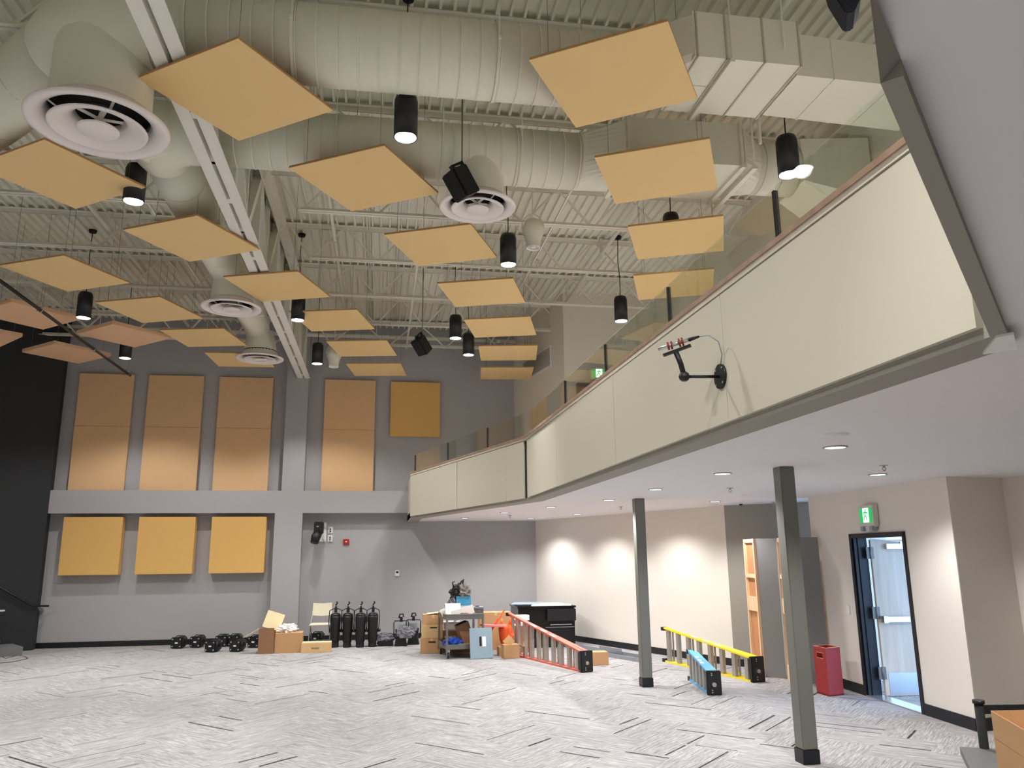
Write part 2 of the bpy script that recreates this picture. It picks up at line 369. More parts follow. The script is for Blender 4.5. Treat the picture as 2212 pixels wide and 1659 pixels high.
def along(a, b, ta, tb, o0, o1, z0, z1, mb):
    a = Vector((*a, 0)); b = Vector((*b, 0)); e = (b-a).normalized(); n = Vector((e.y, -e.x, 0))
    return mb.prism([a+e*ta+n*o0, a+e*tb+n*o0, a+e*tb+n*o1, a+e*ta+n*o1], z0, z1)
SL, SC, SR = (.66, 17.43), (2.206, 11.81), (2.294, 2.576)
L1 = (Vector(SC)-Vector(SL)).length; L2 = (Vector(SR)-Vector(SC)).length
def t1(y): return (17.43-y)/(17.43-11.81)*L1
def t2(y): return (11.81-y)/(11.81-2.576)*L2
for a, b in ((.03, t1(14.66)-.012), (t1(14.66)+.012, t1(12.52)-.006), (t1(12.52)+.006, L1-.08)):
    build('fascia_panel', along(SL, SC, a, b, .0, .03, 2.745, 3.615, MB()), m_fascia, bal)
ys = [11.70, 9.76, 7.27, 4.80, 2.60]
for a, b in zip(ys[:-1], ys[1:]):
    build('fascia_panel', along(SC, SR, t2(a)+.003, t2(b)-.003, .0, .03, 2.745, 3.615, MB()), m_fascia, bal)
build('shadow_gap', along(SL, SC, L1-.075, L1-.03, .001, .012, 2.745, 3.615, MB()), m_rail, bal)  # dark strip stands in for the shade inside the panel gap
mb = MB(); along(SL, SC, 0, L1, 0, .035, 3.625, 3.66, mb); along(SC, SR, -.01, L2, 0, .035, 3.625, 3.66, mb)
build('white_trim', mb, mat('trim_light', (214, 206, 190), .5), bal)
mb = MB(); along(SL, SC, -.03, L1, -.16, .045, 3.66, 3.695, mb); along(SC, SR, 0, L2, -.16, .045, 3.66, 3.695, mb)
along(SR, out[4], 0, 2, -.16, .045, 3.66, 3.695, mb)
build('cap_rail', mb, m_cap, bal)
# glass guard along the balcony
gt = thing('glass_guard', 'frameless glass guard panels standing on the wooden cap of the balcony', 'railing', (1.4, 14.6, 3.695))
for (a, b, jn) in ((t1(17.34), t1(15.35), 1), (t1(15.35), t1(13.43), 1), (t1(13.43), t1(12.0), 1)):
    part(gt, 'glass_panel', along(SL, SC, a+.015, b-.015, -.06, -.048, 3.697, 4.08, MB()), m_glass, True)
gy = [11.30, 9.53, 7.75, 5.92, 4.13, 2.62]
part(gt, 'glass_panel', along(SC, SR, .04, t2(gy[0])-.015, -.06, -.048, 3.697, 4.08, MB()), m_glass, True)
for a, b in zip(gy[:-1], gy[1:]):
    part(gt, 'glass_panel', along(SC, SR, t2(a)+.015, t2(b)-.015, -.06, -.048, 3.697, 4.08, MB()), m_glass, True)
for y in (17.34, 15.35, 13.43): part(gt, 'joint_strip', along(SL, SC, t1(y)-.014, t1(y)+.014, -.068, -.04, 3.697, 4.07, MB()), m_blkm, True)
for y in gy[1:-1]: part(gt, 'joint_strip', along(SC, SR, t2(y)-.012, t2(y)+.012, -.068, -.04, 3.697, 4.06, MB()), m_blkm, True)
# ground outside the door
struct('floor_outside', MB().bb((6.6, 4, -.12), (16, 16, -.02)), m_conc)

# door in the door wall
dr = MB(); wq(dr, TR-.0, TR+.055, -.02, .18, 0, 2.14); wq(dr, TL-.055, TL, -.02, .18, 0, 2.14); wq(dr, TR, TL, -.02, .18, 2.08, 2.14)
wq(dr, TL-.10, TL-.055, .05, .18, 0, 2.08); wq(dr, TL-.085, TL-.075, -.0, .05, 0, 2.08)
door = struct('door_1', dr, m_base)
hp = W(TL-.11, .185); lx = nW.copy()                       # leaf swings straight out from the left jamb
def LF(s, o, z): p = hp + lx*s + dW*o; return Vector((p.x, p.y, z))
def lbox(s0, s1, o0, o1, z0, z1, mb=None):
    mb = mb or MB(); return mb.prism([LF(s0, o0, 0), LF(s1, o0, 0), LF(s1, o1, 0), LF(s0, o1, 0)], z0, z1)
build('door_leaf', lbox(.02, 1.12, -.045, 0, .015, 2.06), m_maple, door)
leaf = door.children[0]
build('kick_plate', lbox(.08, 1.10, -.049, -.0455, .03, .30), m_silver, leaf)
mb = lbox(.06, 1.08, -.11, -.07, .96, 1.03); lbox(.06, .12, -.12, -.046, .95, 1.04, mb); lbox(1.0, 1.08, -.12, -.046, .95, 1.04, mb); lbox(.45, 1.02, -.125, -.07, .965, 1.025, mb)
build('push_bar', mb, m_silver, leaf)
mb = lbox(.22, .62, -.10, -.046, 1.93, 2.0); lbox(.40, .44, -.14, -.1, 2.0, 2.03, mb); mb.beam(LF(.42, -.12, 2.03), LF(.02, -.05, 2.07), .03, .012)
build('door_closer', mb, m_silver, leaf)
for z in (.22, 1.0, 1.80): build('hinge', lbox(-.055, .05, -.052, -.045, z, z+.16).cyl(LF(.0, -.055, z), LF(.0, -.055, z+.16), .012, 8), m_tool, door)
struct('trim_4', wq(MB(), TR+.05, TL-.05, -.02, .20, 0, .015), m_silver)          # threshold
# upper door on the balcony
mb = MB().bb((4.18, 16.30, 3.02), (4.28, 16.44, 5.56)).bb((5.20, 16.30, 3.02), (5.30, 16.44, 5.56)).bb((4.28, 16.30, 5.46), (5.20, 16.44, 5.56))
d2 = struct('door_2', mb, mat('brown_frame', (70, 58, 52), .5))
build('door_leaf', MB().bb((4.28, 16.36, 3.02), (5.20, 16.40, 5.46)), mat('door_leaf_blue', (150, 160, 190), .3, var=.1), d2)
build('door_closer', MB().bb((4.55, 16.27, 5.32), (4.85, 16.36, 5.38)).beam((4.6, 16.3, 5.3), (4.35, 16.3, 5.22), .02, .02), m_silver, d2)

# ================================================================== ROOF STEEL
JY = [-2.05, -.15, 1.75, 3.65, 5.55, 7.45, 9.40, 11.33, 13.30, 15.24, 17.20, 19.00]
ZB, ZT = 6.98, 7.60
def chord_bottom(x0, x1): return MB().bb((x0, -.062, ZB-.008), (x1, -.012, ZB)).bb((x0, .012, ZB-.008), (x1, .062, ZB)).bb((x0, -.018, ZB), (x1, -.012, ZB+.05)).bb((x0, .012, ZB), (x1, .018, ZB+.05))
def chord_top(x0, x1): return MB().bb((x0, -.075, ZT-.010), (x1, -.014, ZT-.001)).bb((x0, .014, ZT-.010), (x1, .075, ZT-.001)).bb((x0, -.022, ZT-.07), (x1, -.014, ZT-.010)).bb((x0, .014, ZT-.07), (x1, .022, ZT-.010))
web_me = {}
def joist(x0, x1, y, label, grp):
    t = thing('roof_joist', label, 'joist', ((x0+x1)/2, y, ZB), 0, grp); cx = (x0+x1)/2
    if 'c%.1f' % x0 not in web_me:
        web_me['c%.1f' % x0] = (MB.__call__() if False else None)
    o1 = build('top_chord', chord_top(x0, x1), m_steel, t, (cx, 0, ZB)); o2 = build('bottom_chord', chord_bottom(x0+.45, x1-.45), m_steel, t, (cx, 0, ZB))
    n = max(2, round((x1-x0-.9)/1.2)); p = (x1-x0-.9)/n
    for k in range(n+1):
        xb = x0+.45+p*k
        for sgn in (-1, 1):
            xt = xb+sgn*p/2
            if xt < x0: xt = x0+.03
            if xt > x1: xt = x1-.03
            build('web_bar', MB().beam((xb+sgn*.02, 0, ZB+.01), (xt-sgn*.02, 0, ZT-.02), .030, .034, (0, 1, 0)), m_steel, t, (cx, 0, ZB))
        if k < n: build('web_bar', MB().beam((xb+p/4, 0, (ZB+ZT)/2), (xb+p/4, 0, ZT-.03), .018, .018), m_steel, t, (cx, 0, ZB)) if False else None
    return t
ordn = ['nearest the grey end wall', 'second from the grey end wall', 'third from the grey end wall', 'fourth from the grey end wall', 'fifth from the grey end wall', 'sixth from the grey end wall', 'seventh from the grey end wall']
for i, y in enumerate(JY[::-1][:8]):
    far = ordn[i] if i < 7 else 'eighth from the end wall'
    joist(-9.7, -2.10, y, 'painted steel roof joist left of the girder, ' + far, 'roof joists left of the girder')
    joist(-1.74, 3.35 if y > 18 else (4.6 if y > 16.3 else 5.93), y, 'painted steel roof joist right of the girder, ' + far, 'roof joists right of the girder')
# girder truss running towards the back wall
g = thing('roof_girder', 'deep painted steel truss girder running overhead towards the grey end wall', 'girder', (-1.915, 19.3, 6.17))
GX, GB, GT = -1.915, 6.17, 7.58
mb = MB()
for s in (-1, 1):
    mb.bb((GX+s*.022, 1.0, GB), (GX+s*.150, Dp, GB+.012)); mb.bb((GX+s*.022, 1.0, GB+.012), (GX+s*.034, Dp, GB+.18))
part(g, 'bottom_chord', mb, m_beam, True)
mb = MB()
for s in (-1, 1):
    mb.bb((GX+s*.065, 1.0, GT-.012), (GX+s*.19, Dr, GT)); mb.bb((GX+s*.065, 1.0, GT-.20), (GX+s*.08, Dr, GT-.012))
part(g, 'top_chord', mb, m_steel, True)
yy = [JY[-1]]+[]; 
for y in JY[5:]:
    part(g, 'web_post', MB().box((GX, y, (GB+GT)/2), (.12, .12, GT-GB-.02)), m_steel, True)
    part(g, 'bolt_plate', MB().bb((GX+.081, y-.10, GT-.18), (GX+.09, y+.10, GT-.03)).cyl((GX+.085, y-.03, GT-.06), (GX+.11, y-.03, GT-.06), .016, 8).cyl((GX+.085, y+.03, GT-.13), (GX+.11, y+.03, GT-.13), .016, 8), m_steel, True)
for a, b in zip(JY[5:-1], JY[6:]):
    m_ = (a+b)/2
    part(g, 'web_diagonal', MB().beam((GX, a, GT-.1), (GX, m_, GB+.05), .11, .11), m_steel, True)
    part(g, 'web_diagonal', MB().beam((GX, m_, GB+.05), (GX, b, GT-.1), .11, .11), m_steel, True)
    part(g, 'web_post', MB().box((GX, m_, (GB+GT)/2), (.07, .07, GT-GB-.02)), m_steel, True)
    part(g, 'spacer_plate', MB().bb((GX-.022, m_-.03, GB+.01), (GX+.022, m_+.03, GB+.05)), m_beam, True)
# sprinkler pipes and bridging
def pipe(label, pts, r, grp=None, m=m_steel, nm='sprinkler_pipe'):
    t = thing(nm, label, 'pipe', pts[0], 0, grp); part(t, 'pipe', MB().tube(pts, r, 10), m, True); return t
t = pipe('white sprinkler main running along the top of the grey end wall', [(-7.3, 19.1, 7.22), (3.3, 19.1, 7.22)], .05)
for x in (-6.6, -4.2, -.2, 1.9): part(t, 'hanger_rod', MB().cyl((x, 19.1, 7.25), (x, 19.1, RZ), .01, 6), m_steel, True)
for x in (-6.1, -3.0, .6, 2.8): part(t, 'branch_stub', MB().tube([(x, 19.1, 7.22), (x, 18.75, 7.12)], .03, 8).cyl((x, 18.75, 7.12), (x, 18.7, 7.10), .045, 8), m_steel, True)
t = pipe('painted sprinkler pipe under the deck right of the white bell fan', [(3.9, 6.2, 7.30), (3.9, 16.2, 7.30)], .035)
for y in (9.4, 13.3, 16.0): part(t, 'pipe_clamp', MB().box((3.9, y-.1, 7.40), (.05, .05, .40)), m_steel, True)
t = pipe('painted sprinkler pipe under the deck just right of the girder', [(-.9, 7.6, 7.30), (-.9, 19.0, 7.30)], .03)
for y in (9.4, 13.3, 17.2): part(t, 'pipe_clamp', MB().box((-.9, y-.1, 7.42), (.04, .04, .36)), m_steel, True)
t = pipe('painted sprinkler pipe under the deck left of the girder', [(-4.6, 7.0, 7.30), (-4.6, 19.0, 7.30)], .035)
for y in (9.4, 13.3, 17.2): part(t, 'pipe_clamp', MB().box((-4.6, y-.1, 7.42), (.04, .04, .36)), m_steel, True)
for i, (x, nm_) in enumerate(((-6.6, 'far left under the deck'), (-3.5, 'between the left ducts and pipes'), (.55, 'right of the girder, above the hanging speakers'), (2.6, 'above the middle row of tan panels'))):
    t = thing('bridging_bar', 'slim steel bridging angle tying the joists together, ' + nm_, 'bridging', (x, 13, ZB+.05), 0, 'bridging bars')
    part(t, 'bar', MB().bb((x-.02, 9.4, ZB+.045), (x+.02, 19.4, ZB+.05)).bb((x-.02, 9.4, ZB+.01), (x-.016, 19.4, ZB+.045)), m_steel, True)
    for a, b in zip(JY[6:-1], JY[7:]):
        part(t, 'cross_brace', MB().beam((x, a+.05, ZB+.05), (x, b-.05, ZT-.02), .025, .025), m_steel, True) if i % 2 == 0 else None

for x, lab in ((-.35, 'thin conduit under the deck right of the girder'), (.20, 'thin conduit under the deck above the far hanging speaker'), (1.25, 'thin conduit under the deck above the right column of pendants'), (-3.3, 'thin conduit under the deck left of the girder')):
    t = thing('conduit', lab, 'conduit', (x, 9.6, 7.56), 0, 'thin conduits under the deck'); part(t, 'pipe', MB().cyl((x, 9.6, 7.565), (x, 18.9, 7.565), .013, 8).cyl((x+.045, 9.6, 7.565), (x+.045, 18.9, 7.565), .010, 8), m_steel, True)
for x, y, lab in ((-.25, 12.2, 'small junction box with a short drop under the deck, right of the girder'), (2.9, 14.4, 'small junction box under the deck near the balcony')):
    t = thing('junction_box', lab, 'junction box', (x, y, 7.5)); part(t, 'box_body', MB().box((0, 0, .03), (.16, .10, .07)), m_steel, bevel=.004); part(t, 'drop', MB().cyl((.03, 0, -.12), (.03, 0, 0), .012, 8).cyl((.03, 0, -.14), (.03, 0, -.12), .025, 10), m_steel)

# ================================================================== DUCTS
def duct_rings(mb, a, b, r, step):
    a = Vector(a); b = Vector(b); L = (b-a).length; d = (b-a)/L; k = step/2
    while k < L:
        p = a+d*k; mb.ring([p-d*.006, p+d*.006], [r+.007, r+.007], 32, False); k += step
def elbow(mb, pts, r, n=32): mb.ring(pts, r, n, False)
YD1, ZD, R1 = 6.85, 6.66, .37
t = thing('round_duct', 'largest painted round duct crossing overhead, nearest the camera', 'duct', (1, YD1, ZD))
part(t, 'straight_section', MB().ring([(-2.35, YD1, ZD), (2.3, YD1, ZD)], R1, 40), m_duct, True)
sm = MB(); duct_rings(sm, (-2.3, YD1, ZD), (2.3, YD1, ZD), R1, .19); part(t, 'seam_rings', sm, m_duct, True)
part(t, 'elbow', MB().ring([(-2.15, YD1, ZD), (-2.38, YD1, ZD), (-2.62, YD1+.06, ZD), (-2.86, YD1+.20, ZD), (-3.05, YD1+.42, ZD)], [R1+.006, R1+.006, R1+.02, R1+.025, R1+.01], 40, False), m_duct, True)
part(t, 'straight_section', MB().ring([(-3.05, YD1+.42, ZD), (-5.4, YD1+2.8, ZD-.03), (-6.9, YD1+4.4, ZD-.05)], [R1, R1-.02, R1-.03], 40), m_duct, True)
sm = MB(); duct_rings(sm, (-3.2, YD1+.57, ZD), (-6.6, YD1+4.0, ZD-.04), R1-.01, .9); part(t, 'seam_rings', sm, m_seam, True)
part(t, 'drop_collar', MB().ring([(-2.60, 6.98, ZD-.1), (-2.60, 6.98, 5.85)], [.42, .428], 36, False), m_duct, True)
for x in (-4.9, -.9, 1.0):
    yy_ = YD1 if x > -3 else YD1+2.3
    part(t, 'hanger', MB().cyl((x, yy_-R1-.02, ZD), (x, yy_-R1-.02, RZ), .006, 6).ring([(x-.015, yy_, ZD), (x+.015, yy_, ZD)], R1+.010, 32, False).box((x, yy_-R1-.02, ZD), (.03, .03, .03)), m_duct, True)
# transition and plenum boxes of duct one
def loft(mb, P, Q):
    return mb.add(list(P)+list(Q), [(0, 1, 2, 3), (7, 6, 5, 4)] + [(i, i+4, (i+1) % 4+4, (i+1) % 4) for i in range(4)])
def rect(x, y0, y1, z0, z1): return [(x, y0, z0), (x, y1, z0), (x, y1, z1), (x, y0, z1)]
def oct_to_rect(mb, x0, yc, zc, r, x1, y0, y1, z0, z1, n=32):
    a = []; b = []
    for k in range(n):
        th = 2*PI*k/n+PI/n; c, s = math.cos(th), math.sin(th); a.append((x0, yc+r*c, zc+r*s)); m_ = max(abs(c), abs(s))
        b.append((x1, (y0+y1)/2+(y1-y0)/2*c/m_, (z0+z1)/2+(z1-z0)/2*s/m_))
    return mb.add(a+b, [(k, (k+1) % n, n+(k+1) % n, n+k) for k in range(n)])
part(t, 'transition', oct_to_rect(MB(), 2.3, YD1, ZD, R1, 2.80, 6.17, 7.10, 6.45, 6.93), m_duct, True)
part(t, 'plenum_box', loft(MB(), rect(2.80, 6.17, 7.10, 6.45, 6.93), rect(3.89, 6.17, 7.10, 6.45, 6.93)), m_duct, True)
for x in (2.83, 3.12, 3.50, 3.87):
    mb = MB(); mb.bb((x-.008, 6.155, 6.437), (x+.008, 7.11, 6.45)).bb((x-.008, 6.155, 6.437), (x+.008, 6.17, 6.93)); part(t, 'joint_flange', mb, m_seam, True)
part(t, 'access_hatch', MB().bb((2.90, 6.62, 6.44), (3.10, 6.92, 6.45)).bb((2.98, 6.74, 6.425), (3.02, 6.78, 6.44)), m_duct, True)
part(t, 'plenum_box', loft(MB(), rect(3.90, 6.30, 7.02, 6.44, 6.90), rect(5.55, 6.32, 7.10, 6.44, 6.86)), m_duct, True, label='smaller rectangular duct box beyond the first')
for x in (4.30, 4.95):
    mb = MB(); mb.bb((x-.006, 6.295, 6.43), (x+.006, 7.05, 6.44)).bb((x-.006, 6.292, 6.43), (x+.006, 6.31, 6.88)); part(t, 'joint_flange', mb, m_duct, True)
part(t, 'trapeze_hanger', MB().bb((3.14, 6.13, 6.40), (3.18, 7.16, 6.436)).cyl((3.16, 6.14, 6.40), (3.16, 6.14, RZ), .008, 6).cyl((3.16, 7.14, 6.40), (3.16, 7.14, RZ), .008, 6).cyl((3.70, 6.14, 6.60), (3.70, 6.14, RZ), .008, 6), m_duct, True)
# duct two
YD2, R2 = 8.70, .345
t = thing('round_duct', 'second painted round duct behind the largest one, feeding the left drops', 'duct', (0, YD2, ZD))
part(t, 'straight_section', MB().ring([(-2.25, YD2, ZD), (2.3, YD2, ZD)], R2, 40), m_duct, True)
sm = MB(); duct_rings(sm, (-2.2, YD2, ZD), (2.3, YD2, ZD), R2, .19); part(t, 'seam_rings', sm, m_duct, True)
part(t, 'elbow', MB().ring([(-2.05, YD2, ZD), (-2.27, YD2, ZD), (-2.42, YD2+.03, ZD), (-2.56, YD2+.12, ZD), (-2.64, YD2+.28, ZD), (-2.66, YD2+.5, ZD)], [R2+.006, R2+.006, R2+.02, R2+.025, R2+.02, R2-.02], 40, False), m_duct, True)
part(t, 'end_cap', MB().blob((-2.56, YD2+.02, ZD-.02), (.80, .78, .74), 1, .0, 4), m_duct, True)
XB = -2.64
part(t, 'branch_section', MB().ring([(XB, YD2+.4, ZD), (XB, 13.1, ZD), (XB, 16.3, ZD), (XB, 16.7, ZD-.12)], [.30, .29, .27, .25], 36), m_duct, True)
sm = MB(); duct_rings(sm, (XB, 9.6, ZD), (XB, 13.0, ZD), .30, .6); part(t, 'seam_rings', sm, m_duct, True)
part(t, 'drop_collar', MB().ring([(-2.535, 13.16, ZD-.1), (-2.535, 13.16, 6.07)], [.30, .345], 30, False), m_duct, True)
part(t, 'drop_collar', MB().ring([(-2.60, 16.62, ZD-.1), (-2.58, 16.66, 6.4), (-2.57, 16.66, 6.07)], [.27, .30, .345], 30, False), m_duct, True)
part(t, 'drop_collar', MB().ring([(1.06, 8.71, ZD-.05), (1.06, 8.71, 6.07)], [.31, .328], 36, False), m_duct, True)
for x, y in ((XB, 10.4), (XB, 14.6)):
    part(t, 'hanger', MB().bb((x-.42, y-.02, ZD-.36), (x+.42, y+.02, ZD-.32)).cyl((x-.4, y, ZD-.34), (x-.4, y, RZ), .007, 6).cyl((x+.4, y, ZD-.34), (x+.4, y, RZ), .007, 6), m_steel, True)
for x in (-.6, .62, 1.55):
    part(t, 'hanger', MB().cyl((x, YD2-R2-.02, ZD), (x, YD2-R2-.02, RZ), .006, 6).ring([(x-.012, YD2, ZD), (x+.012, YD2, ZD)], R2+.010, 32, False), m_duct, True)
part(t, 'transition', oct_to_rect(MB(), 2.3, YD2, ZD, R2, 2.76, 8.15, 9.10, 6.45, 7.0), m_duct, True)
part(t, 'plenum_box', loft(MB(), rect(2.76, 8.15, 9.10, 6.45, 7.0), rect(4.22, 8.12, 9.05, 6.45, 7.0)), m_duct, True)
for x in (2.80, 4.20):
    mb = MB(); mb.bb((x-.03, 8.08, 6.41), (x+.03, 9.14, 6.45)).bb((x-.02, 8.09, 6.43), (x+.02, 8.13, 7.02)); part(t, 'joint_flange', mb, m_duct, True)
part(t, 'trapeze_hanger', MB().cyl((4.30, 8.02, 6.4), (4.30, 8.02, RZ), .012, 6).bb((4.27, 8.0, 6.36), (4.33, 9.2, 6.40)).cyl((4.30, 9.15, 6.4), (4.30, 9.15, RZ), .012, 6).cyl((4.40, 8.02, 6.7), (4.40, 8.02, RZ), .02, 6), m_steel, True)
part(t, 'transition', oct_to_rect(MB(), 4.55, 8.62, 6.70, .33, 4.24, 8.12, 9.05, 6.45, 7.0), m_duct, True)
part(t, 'straight_section', MB().ring([(4.55, 8.62, 6.70), (5.10, 8.62, 6.70)], .33, 36), m_duct, True)
sm = MB(); duct_rings(sm, (4.5, 8.62, 6.70), (5.12, 8.62, 6.70), .33, .24); part(t, 'seam_rings', sm, m_seam, True)
part(t, 'plenum_box', loft(MB(), rect(5.10, 8.30, 8.95, 6.42, 6.98), rect(5.93, 8.15, 9.3, 6.15, 6.98)), m_duct, True)

# diffusers
def diffuser(loc, R, label):
    t = thing('round_diffuser', label, 'diffuser', loc, 0, 'round white air diffusers'); k = R/.49
    pf = [(.49, 0), (.485, -.018), (.46, -.024), (.42, -.012), (.37, .02), (.345, .07), (.34, .115), (.355, .115), (.37, .08), (.40, .04), (.45, .012), (.49, .004)]
    part(t, 'outer_ring', MB().lathe([(r*k, z*k) for r, z in pf], 56, closed=True), m_diff)
    pf = [(.338, -.028), (.332, -.040), (.315, -.038), (.25, -.014), (.19, .03), (.16, .085), (.17, .09), (.20, .045), (.26, .004), (.32, -.018)]
    part(t, 'middle_cone', MB().lathe([(r*k, z*k) for r, z in pf], 48, closed=True), m_diff)
    pf = [(0.001, -.052), (.13, -.052), (.145, -.046), (.145, -.036), (.10, -.01), (.05, .02), (0.001, .03)]
    part(t, 'centre_disc', MB().lathe([(r*k, z*k) for r, z in pf], 40), m_diff)
    mb = MB()
    for a in range(4): mb.beam((0, 0, .05*k), (.17*k*math.cos(a*PI/2+.6), .17*k*math.sin(a*PI/2+.6), .085*k), .04*k, .006).beam((.25*k*math.cos(a*PI/2+.6), .25*k*math.sin(a*PI/2+.6), .02*k), (.35*k*math.cos(a*PI/2+.6), .35*k*math.sin(a*PI/2+.6), .07*k), .02*k, .006)
    mb.cyl((0, 0, .0), (0, 0, .12*k), .012, 8); part(t, 'support_arms', mb, m_steel)
    part(t, 'dark_throat', MB().lathe([(.001, .16*k), (.34*k, .16*k), (.34*k, .115*k)], 36), m_void)
    return t
diffuser((-2.60, 6.98, 5.74), .60, 'largest round white diffuser at upper left under the fat duct elbow')
diffuser((1.06, 8.71, 5.985), .46, 'round white diffuser behind the nearer hanging black speaker')
diffuser((-2.535, 13.16, 5.985), .485, 'round white diffuser left of the girder, third along the left duct')
diffuser((-2.57, 16.66, 5.985), .485, 'round white diffuser at the end of the left duct, furthest away')

# ================================================================== CEILING CLOUDS
CLZ = 6.12
cl = [('A', -1.40, 6.92, 54.1, 'big tan ceiling panel at upper left, over the girder beside the largest diffuser'),
 ('B', 2.03, 6.17, 56.6, 'big tan ceiling panel at upper right, under the duct box'),
 ('C', -.25, 8.50, 58.2, 'tan ceiling panel with a lamp glare on its corner, left of the nearer hanging speaker'),
 ('D', 3.03, 7.85, 62.6, 'tan ceiling panel at right, under the second duct box'),
 ('E', -3.64, 8.89, 54.5, 'tan ceiling panel cut by the left frame edge, below the largest diffuser'),
 ('F', .77, 10.34, 65.4, 'tan ceiling panel just below the middle round diffuser'),
 ('G', 3.94, 9.63, 65.7, 'tan ceiling panel with the glass guard crossing its corner and a lamp behind it'),
 ('H', -2.59, 10.58, 60.3, 'tan ceiling panel left of the girder, half hiding the left branch duct'),
 ('I', -1.69, 12.40, 70.6, 'tan ceiling panel crossing under the girder, just below the panel with the duct behind'),
 ('J', 1.58, 12.26, 70.8, 'tan ceiling panel with a bright lamp glare on its far edge, mid-room'),
 ('K', 4.58, 11.45, 68.0, 'tan ceiling panel mostly seen through the glass guard, lit along its top edge'),
 ('L', -4.78, 12.23, 62.9, 'tan ceiling panel at left, above the pendant nearest the black batten'),
 ('M', -.93, 14.16, 75.8, 'tan ceiling panel right of the girder, hiding part of a lit pendant'),
 ('N', -4.02, 13.94, 69.1, 'tan ceiling panel left of the third round diffuser'),
 ('O', 2.18, 14.19, 73.6, 'tan ceiling panel just right of two pendants, fourth up the right column of panels'),
 ('P', -.44, 16.10, 79.4, 'tan ceiling panel hiding the top of the far bell fan'),
 ('Q', -3.47, 15.66, 78.3, 'tan ceiling panel between the third and the furthest round diffusers'),
 ('R', 2.62, 16.10, 80.4, 'small-looking tan ceiling panel, third up the right column of panels, beside the grille'),
 ('S', -.15, 17.99, 82.2, 'furthest tan ceiling panel right of the girder, above the tall wall panel'),
 ('T', 2.88, 18.01, 83.1, 'furthest tan ceiling panel at right, lowest in the right column'),
 ('U', -3.08, 17.41, 87.1, 'furthest tan ceiling panel left of the girder, behind the furthest diffuser'),
 ('X', -4.40, 5.72, 52.0, 'tan ceiling panel cut by the top edge at upper left corner'),
 ('Y', 1.20, 4.02, 50.0, 'tan ceiling panel of which only a tip shows at the top edge')]
t0 = None
for (k, x, y, a, lab) in cl:
    if t0 is None:
        t0 = t = thing('ceiling_panel', lab, 'acoustic panel', (x, y, CLZ), math.radians(a), 'suspended tan ceiling panels')
        part(t, 'panel_core', MB().box((0, 0, .0125), (1.218, 1.218, .025)), m_cedge)
        part(t, 'fabric_face', MB().box((0, 0, -.001), (1.222, 1.222, .006)), m_cloud)
        for sx in (-1, 1):
            for sy in (-1, 1): part(t, 'cable', MB().cyl((sx*.48, sy*.48, .025), (sx*.48, sy*.48, RZ-CLZ), .0025, 5).box((sx*.48, sy*.48, .035), (.03, .03, .02)), m_cable)
    else: t = dup(t0, (x, y, CLZ), math.radians(a), lab, 'suspended tan ceiling panels')
pk = [([(240, 700), (362, 730), (294, 751), (172, 723)], 'thick peach ceiling panel above the pendant by the end of the black batten'),
      ([(111, 739), (234, 770), (178, 786), (50, 764)], 'lowest thick peach ceiling panel, in front of the dark stage wall'),
      ([(20, 650), (165, 690), (100, 712), (-50, 680)], 'thick peach ceiling panel left of the pendant, crossed by the black batten'),
      ([(-90, 706), (40, 728), (-15, 747), (-150, 722)], 'thick peach ceiling panel cut by the left edge with only its corner showing')]
t0 = None
for q, lab in pk:
    P = [onz(*p, CLZ-.02) for p in q]; c = sum(P, Vector())/4; e = (P[1]-P[0]+P[2]-P[3]); an = math.atan2(e.y, e.x)
    if t0 is None:
        t0 = t = thing('peach_ceiling_panel', lab, 'acoustic panel', c, an, 'thick peach ceiling panels')
        part(t, 'panel_body', MB().box((0, 0, .0375), (1.20, 1.20, .075)), m_pink, bevel=.008)
        for sx in (-1, 1):
            for sy in (-1, 1): part(t, 'cable', MB().cyl((sx*.48, sy*.48, .075), (sx*.48, sy*.48, RZ-CLZ+.02), .0025, 5), m_cable)
    else: t = dup(t0, c, an, lab, 'thick peach ceiling panels')

# ================================================================== WALL PANELS
def wpanel(x0, x1, z0, z1, m, lab, so_=.10, split=None, grp=None, back=Dr):
    t = thing('wall_panel', lab, 'acoustic panel', ((x0+x1)/2, back, z0), 0, grp)
    if split:
        part(t, 'panel_half', MB().bb((x0, back-so_, z0), (x1, back-.04, split-.002)), m, True, bevel=.006)
        part(t, 'panel_half', MB().bb((x0, back-so_, split+.002), (x1, back-.04, z1)), m, True, bevel=.006)
    else: part(t, 'panel_face', MB().bb((x0, back-so_, z0), (x1, back-.04, z1)), m, True, bevel=.006)
    part(t, 'mounting_rail', MB().bb((x0+.1, back-.04, z1-.25), (x1-.1, back, z1-.2)).bb((x0+.1, back-.04, z0+.2), (x1-.1, back, z0+.25)), m_steel, True)
gU = 'tall peach wall panels above the ledge'; gL = 'square gold wall panels below the ledge'
for u0, u1, lab in ((172, 290, 'tall peach wall panel above the ledge, nearest the dark wall'), (322, 441, 'tall peach wall panel above the ledge, second from the dark wall'), (475, 591, 'tall peach wall panel above the ledge, just left of the wall pier'), (703, 812, 'tall peach wall panel right of the pier, beside the small square one')):
    a = ony(u0, 815, Dr-.1).x; b = ony(u1, 815, Dr-.1).x
    wpanel(a, b, 3.45, 6.20, m_pale, lab, .10, 4.95, gU)
wpanel(.19, 1.42, 4.80, 6.18, m_gold, 'single square golden panel high on the grey wall above the balcony end', .12)
